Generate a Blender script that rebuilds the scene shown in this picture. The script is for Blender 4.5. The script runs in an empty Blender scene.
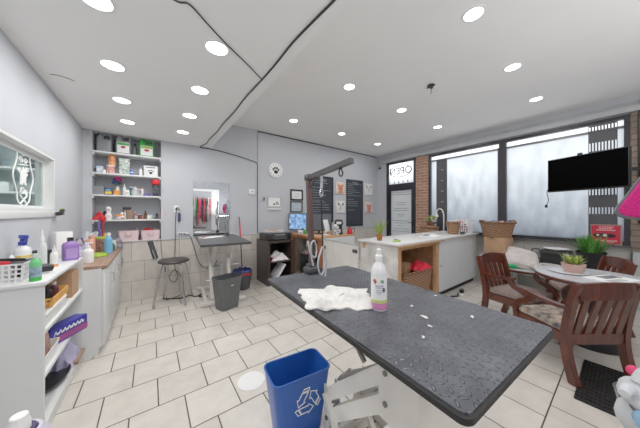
import bpy, bmesh, math, random
from mathutils import Vector, Matrix
random.seed(7)
SC = bpy.context.scene
COL = SC.collection
PI = math.pi
def R(d): return math.radians(d)

# ------------------------------------------------------------------ materials
def srgb(c):
    return tuple(((v/255)/12.92 if v/255 <= .04045 else ((v/255+.055)/1.055)**2.4) for v in c)
MC = {}
def mat(name, rgb, rough=.5, metal=0., var=.06, scale=8., bump=0., bscale=60., spec=.5, trans=0., alpha=1., coat=0., tint=None):
    if name in MC: return MC[name]
    m = bpy.data.materials.new(name); m.use_nodes = True
    nt = m.node_tree; N = nt.nodes; L = nt.links
    b = N['Principled BSDF']
    b.inputs['Roughness'].default_value = rough
    b.inputs['Metallic'].default_value = metal
    b.inputs['Specular IOR Level'].default_value = spec
    b.inputs['Transmission Weight'].default_value = trans
    b.inputs['Alpha'].default_value = alpha
    b.inputs['Coat Weight'].default_value = coat
    c = srgb(rgb)
    tc = N.new('ShaderNodeTexCoord')
    no = N.new('ShaderNodeTexNoise'); no.inputs['Scale'].default_value = scale; no.inputs['Detail'].default_value = 4
    L.new(tc.outputs['Object'], no.inputs['Vector'])
    rp = N.new('ShaderNodeValToRGB')
    rp.color_ramp.elements[0].position = .3; rp.color_ramp.elements[1].position = .7
    lo = [max(0, v*(1-var*2)) for v in c]; hi = [min(1, v*(1+var)) for v in c]
    if tint: lo = srgb(tint)
    rp.color_ramp.elements[0].color = (*lo, 1); rp.color_ramp.elements[1].color = (*hi, 1)
    L.new(no.outputs['Fac'], rp.inputs['Fac']); L.new(rp.outputs['Color'], b.inputs['Base Color'])
    if bump:
        n2 = N.new('ShaderNodeTexNoise'); n2.inputs['Scale'].default_value = bscale; n2.inputs['Detail'].default_value = 3
        L.new(tc.outputs['Object'], n2.inputs['Vector'])
        bp = N.new('ShaderNodeBump'); bp.inputs['Strength'].default_value = bump; bp.inputs['Distance'].default_value = .01
        L.new(n2.outputs['Fac'], bp.inputs['Height']); L.new(bp.outputs['Normal'], b.inputs['Normal'])
    MC[name] = m
    return m

def tile_mat(name, w, h, offx, offy, c1, c2, grout, mortar=.006, rough=.35, axis='XY', offset=.5, bumpd=.35):
    m = bpy.data.materials.new(name); m.use_nodes = True
    nt = m.node_tree; N = nt.nodes; L = nt.links; b = N['Principled BSDF']
    b.inputs['Roughness'].default_value = rough
    g = N.new('ShaderNodeNewGeometry')
    sx = N.new('ShaderNodeSeparateXYZ'); L.new(g.outputs['Position'], sx.inputs[0])
    cx = N.new('ShaderNodeCombineXYZ')
    def shifted(out, off):
        a = N.new('ShaderNodeMath'); a.operation = 'ADD'; a.inputs[1].default_value = off
        L.new(out, a.inputs[0]); return a.outputs[0]
    L.new(shifted(sx.outputs[axis[0]], offx), cx.inputs['X']); L.new(shifted(sx.outputs[axis[1]], offy), cx.inputs['Y'])
    br = N.new('ShaderNodeTexBrick'); br.offset = offset; br.offset_frequency = 2; br.squash = 1
    br.inputs['Scale'].default_value = 1; br.inputs['Brick Width'].default_value = w; br.inputs['Row Height'].default_value = h
    br.inputs['Mortar Size'].default_value = mortar*.5; br.inputs['Mortar Smooth'].default_value = .15
    br.inputs['Color1'].default_value = (*srgb(c1), 1); br.inputs['Color2'].default_value = (*srgb(c2), 1); br.inputs['Mortar'].default_value = (*srgb(grout), 1)
    L.new(cx.outputs[0], br.inputs['Vector'])
    no = N.new('ShaderNodeTexNoise'); no.inputs['Scale'].default_value = 5; no.inputs['Detail'].default_value = 6; no.inputs['Roughness'].default_value = .65
    L.new(g.outputs['Position'], no.inputs['Vector'])
    rp = N.new('ShaderNodeValToRGB'); rp.color_ramp.elements[0].position = .3; rp.color_ramp.elements[1].position = .65
    rp.color_ramp.elements[0].color = (.84, .83, .82, 1); rp.color_ramp.elements[1].color = (1, 1, 1, 1)
    L.new(no.outputs['Fac'], rp.inputs['Fac'])
    mx = N.new('ShaderNodeMix'); mx.data_type = 'RGBA'; mx.blend_type = 'MULTIPLY'; mx.inputs['Factor'].default_value = 1
    L.new(br.outputs['Color'], mx.inputs['A']); L.new(rp.outputs['Color'], mx.inputs['B'])
    L.new(mx.outputs['Result'], b.inputs['Base Color'])
    bp = N.new('ShaderNodeBump'); bp.invert = True; bp.inputs['Strength'].default_value = bumpd; bp.inputs['Distance'].default_value = .004
    L.new(br.outputs['Fac'], bp.inputs['Height']); L.new(bp.outputs['Normal'], b.inputs['Normal'])
    return m

def wood_mat(name, c1, c2, rough=.35, scale=6, coat=.2, stretch=(1, 1, 9)):
    m = bpy.data.materials.new(name); m.use_nodes = True
    nt = m.node_tree; N = nt.nodes; L = nt.links; b = N['Principled BSDF']
    b.inputs['Roughness'].default_value = rough; b.inputs['Coat Weight'].default_value = coat; b.inputs['Coat Roughness'].default_value = .2
    tc = N.new('ShaderNodeTexCoord'); mp = N.new('ShaderNodeMapping'); mp.inputs['Scale'].default_value = (scale*stretch[2], scale*stretch[1], scale*stretch[0])
    L.new(tc.outputs['Object'], mp.inputs['Vector'])
    no = N.new('ShaderNodeTexNoise'); no.inputs['Scale'].default_value = 1; no.inputs['Detail'].default_value = 5; no.inputs['Distortion'].default_value = .6
    L.new(mp.outputs[0], no.inputs['Vector'])
    rp = N.new('ShaderNodeValToRGB'); rp.color_ramp.elements[0].position = .3; rp.color_ramp.elements[1].position = .7
    rp.color_ramp.elements[0].color = (*srgb(c1), 1); rp.color_ramp.elements[1].color = (*srgb(c2), 1)
    L.new(no.outputs['Fac'], rp.inputs['Fac']); L.new(rp.outputs['Color'], b.inputs['Base Color'])
    return m

def wicker_mat(name, c1, c2, sc=70):
    m = bpy.data.materials.new(name); m.use_nodes = True
    nt = m.node_tree; N = nt.nodes; L = nt.links; b = N['Principled BSDF']; b.inputs['Roughness'].default_value = .6
    tc = N.new('ShaderNodeTexCoord'); sx = N.new('ShaderNodeSeparateXYZ'); L.new(tc.outputs['Object'], sx.inputs[0])
    ad = N.new('ShaderNodeMath'); ad.operation = 'ADD'; L.new(sx.outputs['X'], ad.inputs[0]); L.new(sx.outputs['Y'], ad.inputs[1])
    def sn(out, s):
        a = N.new('ShaderNodeMath'); a.operation = 'MULTIPLY'; a.inputs[1].default_value = s; L.new(out, a.inputs[0])
        c = N.new('ShaderNodeMath'); c.operation = 'SINE'; L.new(a.outputs[0], c.inputs[0]); return c.outputs[0]
    mu = N.new('ShaderNodeMath'); mu.operation = 'MULTIPLY'; L.new(sn(ad.outputs[0], sc), mu.inputs[0]); L.new(sn(sx.outputs['Z'], sc*2.2), mu.inputs[1])
    mr = N.new('ShaderNodeMapRange'); mr.inputs['From Min'].default_value = -1; L.new(mu.outputs[0], mr.inputs['Value'])
    rp = N.new('ShaderNodeValToRGB'); rp.color_ramp.elements[0].color = (*srgb(c1), 1); rp.color_ramp.elements[1].color = (*srgb(c2), 1)
    L.new(mr.outputs[0], rp.inputs['Fac']); L.new(rp.outputs['Color'], b.inputs['Base Color'])
    bp = N.new('ShaderNodeBump'); bp.inputs['Strength'].default_value = .7; bp.inputs['Distance'].default_value = .006
    L.new(mr.outputs[0], bp.inputs['Height']); L.new(bp.outputs['Normal'], b.inputs['Normal'])
    return m

def diamond_mat(name):
    """black rubber with raised lozenges in a herringbone of alternating diagonals"""
    m = bpy.data.materials.new(name); m.use_nodes = True
    nt = m.node_tree; N = nt.nodes; L = nt.links; b = N['Principled BSDF']
    def mth(op, a, c=None):
        n = N.new('ShaderNodeMath'); n.operation = op
        for i, v in enumerate((a, c)):
            if v is None: continue
            if isinstance(v, (int, float)): n.inputs[i].default_value = v
            else: L.new(v, n.inputs[i])
        return n.outputs[0]
    tc = N.new('ShaderNodeTexCoord'); sx = N.new('ShaderNodeSeparateXYZ'); L.new(tc.outputs['Object'], sx.inputs[0])
    u = mth('MULTIPLY', sx.outputs['X'], 34.); v = mth('MULTIPLY', sx.outputs['Y'], 34.)
    cu = mth('FLOOR', u); cv = mth('FLOOR', v)
    fu = mth('SUBTRACT', mth('SUBTRACT', u, cu), .5); fv = mth('SUBTRACT', mth('SUBTRACT', v, cv), .5)
    par = mth('FLOORED_MODULO', mth('ADD', cu, cv), 2.)
    s = mth('SUBTRACT', mth('MULTIPLY', par, 2.), 1.)
    p = mth('ADD', fu, mth('MULTIPLY', s, fv)); q = mth('SUBTRACT', fv, mth('MULTIPLY', s, fu))
    d = mth('ADD', mth('POWER', mth('MULTIPLY', mth('ABSOLUTE', p), 1.5), 2.), mth('POWER', mth('MULTIPLY', mth('ABSOLUTE', q), 4.2), 2.))
    mr = N.new('ShaderNodeMapRange'); mr.interpolation_type = 'SMOOTHSTEP'
    mr.inputs['From Min'].default_value = 1.0; mr.inputs['From Max'].default_value = .3; L.new(d, mr.inputs['Value'])
    bp = N.new('ShaderNodeBump'); bp.inputs['Strength'].default_value = 1.; bp.inputs['Distance'].default_value = .009
    L.new(mr.outputs[0], bp.inputs['Height']); L.new(bp.outputs['Normal'], b.inputs['Normal'])
    no = N.new('ShaderNodeTexNoise'); no.inputs['Scale'].default_value = 7; no.inputs['Detail'].default_value = 8; no.inputs['Roughness'].default_value = .7
    L.new(tc.outputs['Object'], no.inputs['Vector'])
    rp = N.new('ShaderNodeValToRGB'); e = rp.color_ramp.elements
    e[0].position = .38; e[0].color = (*srgb((46, 48, 55)), 1); e[1].position = .66; e[1].color = (*srgb((82, 85, 93)), 1)
    L.new(no.outputs['Fac'], rp.inputs['Fac'])
    n2 = N.new('ShaderNodeTexNoise'); n2.inputs['Scale'].default_value = 90; n2.inputs['Detail'].default_value = 3
    L.new(tc.outputs['Object'], n2.inputs['Vector'])
    r2 = N.new('ShaderNodeValToRGB'); r2.color_ramp.elements[0].position = .62; r2.color_ramp.elements[1].position = .74
    r2.color_ramp.elements[0].color = (0, 0, 0, 1); r2.color_ramp.elements[1].color = (.5, .5, .5, 1)
    L.new(n2.outputs['Fac'], r2.inputs['Fac'])
    ml = mth('MULTIPLY', r2.outputs['Color'], no.outputs['Fac'])
    mx = N.new('ShaderNodeMix'); mx.data_type = 'RGBA'; mx.inputs['B'].default_value = (*srgb((190, 190, 192)), 1)
    mlz = N.new('ShaderNodeMix'); mlz.data_type = 'RGBA'; mlz.inputs['B'].default_value = (*srgb((104, 108, 118)), 1)  # lozenge faces tinted lighter, painting in specular sheen
    lzf = mth('MULTIPLY', mr.outputs[0], .55); L.new(lzf, mlz.inputs['Factor']); L.new(rp.outputs['Color'], mlz.inputs['A'])
    rgh = mth('SUBTRACT', .42, mth('MULTIPLY', mr.outputs[0], .17)); L.new(rgh, b.inputs['Roughness'])
    L.new(ml, mx.inputs['Factor']); L.new(mlz.outputs['Result'], mx.inputs['A']); L.new(mx.outputs['Result'], b.inputs['Base Color'])
    b.inputs['Roughness'].default_value = .33; b.inputs['Specular IOR Level'].default_value = .55
    return m

def emit_mat(name, rgb, strength):
    m = bpy.data.materials.new(name); m.use_nodes = True; nt = m.node_tree
    b = nt.nodes['Principled BSDF']; b.inputs['Base Color'].default_value = (*srgb(rgb), 1)
    b.inputs['Emission Color'].default_value = (*srgb(rgb), 1); b.inputs['Emission Strength'].default_value = strength
    return m

def glass_mat(name, tint=(.9, .95, .95), gl=.08):
    m = bpy.data.materials.new(name); m.use_nodes = True; nt = m.node_tree; N = nt.nodes; L = nt.links
    N.remove(N['Principled BSDF']); o = N['Material Output']
    t = N.new('ShaderNodeBsdfTransparent'); t.inputs[0].default_value = (*tint, 1)
    g = N.new('ShaderNodeBsdfGlossy'); g.inputs['Roughness'].default_value = .03
    mx = N.new('ShaderNodeMixShader'); mx.inputs[0].default_value = gl
    L.new(t.outputs[0], mx.inputs[1]); L.new(g.outputs[0], mx.inputs[2]); L.new(mx.outputs[0], o.inputs[0])
    return m

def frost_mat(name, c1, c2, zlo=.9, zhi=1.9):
    """frosted window film: daylight comes through diffusely, the dimmer, streaky view outside is painted into its colour low down"""
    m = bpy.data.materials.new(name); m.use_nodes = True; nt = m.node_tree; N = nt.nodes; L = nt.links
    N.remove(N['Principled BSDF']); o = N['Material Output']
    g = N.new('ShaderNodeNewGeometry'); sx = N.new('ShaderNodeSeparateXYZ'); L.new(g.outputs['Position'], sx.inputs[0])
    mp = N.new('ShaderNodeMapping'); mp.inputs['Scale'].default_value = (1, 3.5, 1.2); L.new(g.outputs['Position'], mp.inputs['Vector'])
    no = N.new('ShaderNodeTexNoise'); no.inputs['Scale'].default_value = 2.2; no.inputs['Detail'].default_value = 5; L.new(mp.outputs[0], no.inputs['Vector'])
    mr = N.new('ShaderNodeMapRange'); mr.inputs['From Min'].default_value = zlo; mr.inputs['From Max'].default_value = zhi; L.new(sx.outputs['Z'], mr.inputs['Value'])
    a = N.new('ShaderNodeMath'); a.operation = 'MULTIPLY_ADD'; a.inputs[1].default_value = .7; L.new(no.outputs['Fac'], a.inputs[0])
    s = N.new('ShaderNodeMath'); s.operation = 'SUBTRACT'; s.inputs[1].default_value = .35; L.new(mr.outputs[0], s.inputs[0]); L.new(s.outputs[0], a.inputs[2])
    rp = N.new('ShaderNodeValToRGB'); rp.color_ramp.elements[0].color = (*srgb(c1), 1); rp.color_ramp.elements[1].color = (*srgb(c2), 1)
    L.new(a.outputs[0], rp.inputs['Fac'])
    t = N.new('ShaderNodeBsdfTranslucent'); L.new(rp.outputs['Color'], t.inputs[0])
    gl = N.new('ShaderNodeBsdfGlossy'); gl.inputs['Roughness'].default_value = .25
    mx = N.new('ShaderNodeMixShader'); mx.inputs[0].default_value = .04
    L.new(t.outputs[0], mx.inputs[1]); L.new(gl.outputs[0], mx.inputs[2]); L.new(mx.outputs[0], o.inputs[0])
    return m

# ------------------------------------------------------------------ mesh builder
def rr(w, d, r, n=4):
    """rounded rectangle loop"""
    r = min(r, w/2-1e-4, d/2-1e-4); out = []
    for cx, cy, a0 in ((w/2-r, d/2-r, 0), (-w/2+r, d/2-r, 90), (-w/2+r, -d/2+r, 180), (w/2-r, -d/2+r, 270)):
        for k in range(n+1):
            a = R(a0+90*k/n); out.append((cx+r*math.cos(a), cy+r*math.sin(a)))
    return out
def circ(r, n=20, ry=None):
    return [(r*math.cos(2*PI*k/n), (ry or r)*math.sin(2*PI*k/n)) for k in range(n)]
def catmull(pts, sub=6):
    P = [Vector(p) for p in pts]
    if len(P) < 3: return P
    out = []
    for i in range(len(P)-1):
        p0 = P[max(i-1, 0)]; p1 = P[i]; p2 = P[i+1]; p3 = P[min(i+2, len(P)-1)]
        for k in range(sub):
            t = k/sub
            out.append(.5*((2*p1)+(p2-p0)*t+(2*p0-5*p1+4*p2-p3)*t*t+(3*p1-p0-3*p2+p3)*t**3))
    out.append(P[-1]); return out

class G:
    def __init__(s): s.bm = bmesh.new(); s.mi = 0; s.T = Matrix.Identity(4)
    def _f(s, vs):
        try:
            f = s.bm.faces.new(vs); f.material_index = s.mi; f.smooth = True
        except ValueError: pass
    def v(s, p): return s.bm.verts.new(s.T @ Vector(p))
    def box(s, c, d, rz=0, rx=0, ry=0, bev=0.):
        M = s.T @ Matrix.Translation(c) @ Matrix.Rotation(rz, 4, 'Z') @ Matrix.Rotation(ry, 4, 'Y') @ Matrix.Rotation(rx, 4, 'X')
        vs = [s.bm.verts.new(M @ Vector((x*d[0]/2, y*d[1]/2, z*d[2]/2))) for x in (-1, 1) for y in (-1, 1) for z in (-1, 1)]
        fs = []
        for q in ((0, 1, 3, 2), (4, 6, 7, 5), (0, 4, 5, 1), (2, 3, 7, 6), (0, 2, 6, 4), (1, 5, 7, 3)):
            f = s.bm.faces.new([vs[i] for i in q]); f.material_index = s.mi; f.smooth = True; fs.append(f)
        if bev:
            es = {e for f in fs for e in f.edges}
            r = bmesh.ops.bevel(s.bm, geom=list(es), offset=min(bev, min(d)*.45), segments=2, profile=.5, affect='EDGES')
            for f in r['faces']: f.material_index = s.mi; f.smooth = True
        return s
    def b2(s, lo, hi, bev=0.):
        return s.box([(a+b)/2 for a, b in zip(lo, hi)], [abs(b-a) for a, b in zip(lo, hi)], bev=bev)
    def loft(s, loops, cap0=True, cap1=True, closed=True):
        rows = [[s.v(p) for p in lp] for lp in loops]; n = len(rows[0])
        for a, b in zip(rows, rows[1:]):
            for i in range(n if closed else n-1): s._f([a[i], a[(i+1) % n], b[(i+1) % n], b[i]])
        if cap0: s._f(list(reversed(rows[0])))
        if cap1: s._f(rows[-1])
        return s
    def lathe(s, prof, at=(0, 0, 0), n=20, cap0=True, cap1=True, sy=1.):
        return s.loft([[(at[0]+r*math.cos(2*PI*k/n), at[1]+sy*r*math.sin(2*PI*k/n), at[2]+z) for k in range(n)] for r, z in prof], cap0, cap1)
    def stack(s, secs, at=(0, 0, 0), cap0=True, cap1=True, n=4):
        """secs: (w,d,r,z[,ox,oy]) rounded-rect sections"""
        lp = []
        for q in secs:
            ox, oy = (q[4], q[5]) if len(q) > 4 else (0, 0)
            lp.append([(at[0]+ox+x, at[1]+oy+y, at[2]+q[3]) for x, y in rr(q[0], q[1], q[2], n)])
        return s.loft(lp, cap0, cap1)
    def shell(s, w0, d0, w1, d1, h, t, r=.03, at=(0, 0, 0), floor=None, lip=0):
        fl = t if floor is None else floor
        f = fl/h
        wi, di = w0+(w1-w0)*f, d0+(d1-d0)*f
        S = [(w0, d0, r, 0), (w1, d1, r, h)]
        if lip: S = [(w0, d0, r, 0), (w1-.2*lip, d1-.2*lip, r, h-lip*1.2), (w1+lip, d1+lip, r, h-lip*1.1), (w1+lip, d1+lip, r, h)]
        S += [(w1-2*t, d1-2*t, max(r-t, .004), h), (wi-2*t, di-2*t, max(r-t, .004), fl)]
        return s.stack(S, at)
    def tube(s, pts, r, n=8, smooth=True, sub=6, r1=None):
        P = catmull(pts, sub) if smooth else [Vector(p) for p in pts]
        up = Vector((0, 0, 1)); loops = []; prev = None
        for i, p in enumerate(P):
            t = (P[min(i+1, len(P)-1)]-P[max(i-1, 0)])
            if t.length < 1e-9: t = Vector((0, 0, 1))
            t.normalize()
            if prev is None:
                a = t.cross(up)
                if a.length < .05: a = t.cross(Vector((1, 0, 0)))
            else: a = prev-t*prev.dot(t)
            if a.length < 1e-6: a = t.orthogonal()
            a.normalize(); b = t.cross(a); prev = a
            rad = r if r1 is None else r+(r1-r)*i/(len(P)-1)
            loops.append([p+rad*(math.cos(2*PI*k/n)*a+math.sin(2*PI*k/n)*b) for k in range(n)])
        return s.loft(loops)
    def bar(s, pts, w, h, wdir=(0, 1, 0), smooth=True, sub=5):
        """rectangular section swept along pts; w along wdir, h across"""
        P = catmull(pts, sub) if smooth and len(pts) > 2 else [Vector(p) for p in pts]
        wd = Vector(wdir).normalized(); lp = []
        for i, p in enumerate(P):
            t = (P[min(i+1, len(P)-1)]-P[max(i-1, 0)]).normalized(); a = (wd-t*wd.dot(t)).normalized(); b = t.cross(a)
            ww = w if not callable(w) else w(i/(len(P)-1)); hh = h if not callable(h) else h(i/(len(P)-1))
            lp.append([p+a*x*ww/2+b*y*hh/2 for x, y in ((-1, -1), (1, -1), (1, 1), (-1, 1))])
        return s.loft(lp)
    def poly(s, pts): s._f([s.v(p) for p in pts]); return s
    def prism(s, pts2, z0, z1):
        return s.loft([[(x, y, z0) for x, y in pts2], [(x, y, z1) for x, y in pts2]])
    def ball(s, c, rx, ry=None, rz=None, n=14, m=8):
        ry = ry or rx; rz = rz or rx
        lp = []
        for j in range(m+1):
            a = -PI/2+PI*j/m; q = max(math.cos(a), .02)
            lp.append([(c[0]+rx*q*math.cos(2*PI*k/n), c[1]+ry*q*math.sin(2*PI*k/n), c[2]+rz*math.sin(a)) for k in range(n)])
        return s.loft(lp)
    def grid(s, f, nu, nv, thick=0.):
        top = [[s.v(f(i/nu, j/nv)) for j in range(nv+1)] for i in range(nu+1)]
        for i in range(nu):
            for j in range(nv): s._f([top[i][j], top[i+1][j], top[i+1][j+1], top[i][j+1]])
        if thick:
            bot = [[s.v(Vector(f(i/nu, j/nv))-Vector((0, 0, thick))) for j in range(nv+1)] for i in range(nu+1)]
            for i in range(nu):
                for j in range(nv): s._f([bot[i][j], bot[i][j+1], bot[i+1][j+1], bot[i+1][j]])
            for i in range(nu):
                s._f([top[i][0], bot[i][0], bot[i+1][0], top[i+1][0]]); s._f([top[i][nv], top[i+1][nv], bot[i+1][nv], bot[i][nv]])
            for j in range(nv):
                s._f([top[0][j], top[0][j+1], bot[0][j+1], bot[0][j]]); s._f([top[nu][j], bot[nu][j], bot[nu][j+1], top[nu][j+1]])
        return s
    def build(s, name, mats, parent=None, ang=35):
        me = bpy.data.meshes.new(name)
        bmesh.ops.recalc_face_normals(s.bm, faces=s.bm.faces[:])
        s.bm.to_mesh(me); s.bm.free()
        for m in (mats if isinstance(mats, (list, tuple)) else [mats]): me.materials.append(m)
        me.set_sharp_from_angle(angle=R(ang))
        o = bpy.data.objects.new(name, me); COL.objects.link(o)
        if parent: o.parent = parent
        return o

def tag(o, label, cat, group=None, kind=None):
    o['label'] = label; o['category'] = cat
    if group: o['group'] = group
    if kind: o['kind'] = kind
    return o
def thing(name, label, cat, loc=(0, 0, 0), rz=0, group=None):
    o = bpy.data.objects.new(name, None); o.empty_display_size = .1; COL.objects.link(o)
    o.location = loc; o.rotation_euler = (0, 0, rz)
    return tag(o, label, cat, group)
def solo(g, name, mats, label, cat, loc=(0, 0, 0), rz=0, group=None, rot=None):
    o = g.build(name, mats); o.location = loc; o.rotation_euler = rot or (0, 0, rz)
    return tag(o, label, cat, group)
def struct(g, name, mats, parent=None, label=None):
    o = g.build(name, mats, parent)
    if not parent: o['kind'] = 'structure'
    if label: o['label'] = label
    return o
def dup(root, loc, rz, label, group=None):
    r = root.copy(); COL.objects.link(r); r.location = loc; r.rotation_euler = (0, 0, rz)
    r['label'] = label
    if group: r['group'] = group
    for ch in list(root.children):
        c = ch.copy(); COL.objects.link(c); c.parent = r
        for gch in list(ch.children):
            d = gch.copy(); COL.objects.link(d); d.parent = c
    return r
def textmesh(body, size, name, m, parent, M):
    cu = bpy.data.curves.new(name, 'FONT'); cu.body = body; cu.size = size; cu.align_x = 'CENTER'; cu.align_y = 'CENTER'; cu.extrude = .0008; cu.offset = .002
    t = bpy.data.objects.new('tmp', cu); COL.objects.link(t)
    me = bpy.data.meshes.new_from_object(t.evaluated_get(bpy.context.evaluated_depsgraph_get()))
    bpy.data.objects.remove(t); bpy.data.curves.remove(cu)
    me.transform(M); me.name = name; me.materials.clear(); me.materials.append(m)
    o = bpy.data.objects.new(name, me); COL.objects.link(o); o.parent = parent
    return o

# ------------------------------------------------------------------ palette
WALL = mat('painted_wall', (190, 193, 199), .75, var=.015, scale=2)
CEIL = mat('ceiling_paint', (238, 238, 238), .85, var=.012, scale=1.5)
WHITE = mat('white_melamine', (222, 224, 224), .4, var=.02, scale=3)
OFFW = mat('offwhite_paint', (226, 224, 218), .42, var=.03, scale=5)
BLACK = mat('black_plastic', (26, 26, 28), .4, var=.1)
DBLACK = mat('black_matte', (12, 12, 13), .6)
DGREY = mat('dark_grey_plastic', (62, 63, 66), .5)
BIN_GREY = mat('bin_grey', (86, 88, 90), .45)
MGREY = mat('mid_grey', (130, 132, 136), .5)
LGREY = mat('light_grey', (186, 188, 190), .5)
CHROME = mat('brushed_steel', (190, 190, 194), .25, metal=.9, var=.04)
GUN = mat('dark_metal_square_tube', (74, 72, 74), .35, metal=.5)
POSTM = mat('brown_painted_post', (92, 70, 68), .4, metal=.3)
REDWOOD = wood_mat('mahogany', (58, 22, 13), (104, 46, 28), .28)
ORANGEWOOD = wood_mat('orange_wood', (122, 66, 36), (170, 104, 62), .5, coat=0)
PALEWOOD = wood_mat('pale_pine', (178, 128, 84), (212, 168, 122), .55, coat=0)
BROWNTOP = wood_mat('brown_counter', (128, 98, 80), (166, 136, 116), .4)
PLY = wood_mat('plywood_inside', (158, 112, 78), (196, 146, 106), .6, coat=0)
WICK = wicker_mat('wicker_brown', (92, 62, 44), (186, 140, 104))
WICKD = wicker_mat('wicker_dark', (84, 56, 42), (160, 116, 86), 60)
CARD = mat('cardboard', (186, 146, 112), .8, var=.05)
CLEAR = mat('clear_plastic', (225, 230, 232), .1, alpha=.55, var=.01)
WPLAS = mat('white_plastic', (236, 236, 236), .35, var=.01)
PAPER = mat('paper_white', (240, 240, 240), .8, var=.01)
CLOTHW = mat('white_terry', (232, 230, 226), .95, var=.06, scale=40, bump=.6, bscale=160)
RED = mat('red_fabric', (206, 34, 44), .6)
REDP = mat('red_plastic', (206, 30, 48), .35)
BLUE = mat('blue_plastic', (34, 92, 184), .38, var=.05, scale=3)
NAVY = mat('navy', (40, 48, 96), .5)
PURP = mat('purple_plastic', (146, 108, 184), .35)
DPURP = mat('dark_purple', (84, 60, 116), .5)
PINK = mat('hot_pink', (255, 24, 140), .6)
SPINK = mat('soft_pink_canvas', (232, 204, 206), .8, bump=.2)
GREEN = mat('green_plastic', (58, 176, 66), .35)
LIME = mat('lime_plastic', (158, 194, 52), .4)
LEAF = mat('leaf_green', (74, 132, 52), .5, var=.25, scale=20)
LEAFY = mat('leaf_yellow_green', (150, 176, 74), .5, var=.2, scale=20)
ORANGE = mat('orange', (236, 146, 62), .45)
YELLOW = mat('yellow', (236, 196, 60), .45)
SKYB = mat('light_blue_plastic', (112, 178, 216), .3)
PEACH = mat('peach_plastic', (236, 172, 146), .4)
BROWN = mat('brown_stuff', (112, 72, 48), .6)
TERRA = mat('pale_terracotta', (212, 172, 160), .7)
GLASSJ = mat('jar_glass', (200, 206, 208), .08, alpha=.4)
CUSH = mat('taupe_cushion', (140, 122, 116), .85, var=.12, scale=30, bump=.3)

# ------------------------------------------------------------------ room
XL, XR, YB, YF, ZL, ZH, XE = -.76, 5.5, 4.5, -2.2, 2.52, 3.03, .87
FLOORM = tile_mat('floor_tiles', .3165, .328, -.044+.1583+.3165*40, -1.953+.328*20, (219, 213, 204), (210, 204, 195), (62, 58, 56), .0085, .3)
WTILE = tile_mat('wall_tiles', .312, .302, .08+.312*20, .302*4, (214, 208, 200), (204, 198, 190), (138, 130, 124), .006, .35, 'XZ')
WTILER = tile_mat('sill_wall_tiles', .4, .302, .3+.4*10, .302*4+.02, (206, 204, 196), (196, 194, 188), (150, 148, 142), .008, .4, 'YZ')
BRICKM = tile_mat('brick', .21, .072, .05+2.1, .72, (182, 134, 108), (160, 112, 90), (196, 184, 172), .012, .8, 'YZ', .5, 1.)
BRICKG = tile_mat('brick_grey', .2, .085, .05+2.1, .85, (150, 132, 116), (118, 102, 92), (92, 88, 84), .014, .8, 'YZ', .5, 1.)

struct(G().b2((XL-1.2, YF-.1, -.1), (XR+.25, YB+.4, 0)), 'floor', FLOORM, label='cream square floor tiles with dark grout')
# left wall with an opening for the interior window (window_1)
WY0, WY1, WZ0, WZ1 = 1.35, 3.37, 1.36, 1.885
g = G()
g.b2((XL-.12, YF, 0), (XL, YB+.3, WZ0)); g.b2((XL-.12, YF, WZ1), (XL, YB+.3, ZL))
g.b2((XL-.12, YF, WZ0), (XL, WY0, WZ1)); g.b2((XL-.12, WY1, WZ0), (XL, YB+.3, WZ1))
struct(g, 'wall_left', WALL, label='pale grey painted wall')
# back wall with shelf alcove
AX0, AX1, AZ0, AD = -.667, .133, .915, .30
g = G()
g.b2((XL, YB, 0), (AX0, YB+.32, ZH)); g.b2((AX1, YB, 0), (XR, YB+.32, ZH))
g.b2((AX0, YB, 0), (AX1, YB+.32, AZ0)); g.b2((AX0, YB+AD, AZ0), (AX1, YB+.32, ZH)); g.b2((AX0, YB, ZL), (AX1, YB+AD, ZH))
struct(g, 'wall_back', WALL, label='pale grey painted wall with a shelf alcove')
struct(G().b2((XL+.001, YB-.014, 0), (XR-.001, YB, .906)), 'trim_1', WTILE, label='beige wall tiles along the lower wall')
struct(G().b2((AX0, YB-.03, .9065), (AX1+.09, YB-.0005, .922), bev=.003).b2((AX1+.09, YB-.024, .9065), (XR, YB-.0005, .916)), 'trim_2', LGREY)
struct(G().b2((XL, YF-.12, 0), (XR, YF, ZH)), 'wall_front', mat('front_wall_grey', (150, 153, 158), .8))
# ceilings: low slab on the left, higher on the right
struct(G().b2((XL-.12, YF, ZL), (XE, YB, ZL+.06)).b2((XE-.03, YF, ZL+.06), (XE, YB, ZH)), 'ceiling', CEIL, label='lower white ceiling on the left')
struct(G().b2((XE-.05, YF-.1, ZH), (XR+.2, YB+.3, ZH+.08)), 'ceiling_high', CEIL, label='higher white ceiling over the right part')
bpy.data.objects['ceiling_high'].name = 'ceiling.001'
# window wall (X = XR)
SILL = .875; HEAD = 2.76; BR0, BR1 = 2.89, 3.22; DR1 = 4.12; WR0 = 0.
g = G()
g.b2((XR, YF, HEAD), (XR+.2, YB+.3, ZH)); g.b2((XR, DR1, 0), (XR+.2, YB+.3, HEAD)); g.b2((XR, YF, 0), (XR+.2, BR0, SILL-.02)); 
g.b2((XR, YF, SILL-.02), (XR+.2, -.75, HEAD))
struct(g, 'wall_right', WALL, label='grey wall around the shop front windows')
struct(G().b2((XR-.012, -.02, 0), (XR, BR0, SILL-.021)), 'trim_3', WTILER, label='pale tiles below the window sill')
struct(G().b2((XR-.02, BR0, 0), (XR+.2, BR1, HEAD)), 'trim_4', BRICKM, label='orange brick pier between door and window')
struct(G().b2((XR-.03, -.75, 0), (XR+.2, -.0505, HEAD+.06)), 'trim_5', BRICKG, label='grey brown brick pier at the right')
struct(G().b2((XR-.13, -.4, 0), (XR-.0305, -.07, .80)), 'trim_6', LGREY, label='grey wall base under the brick pier')
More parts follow.
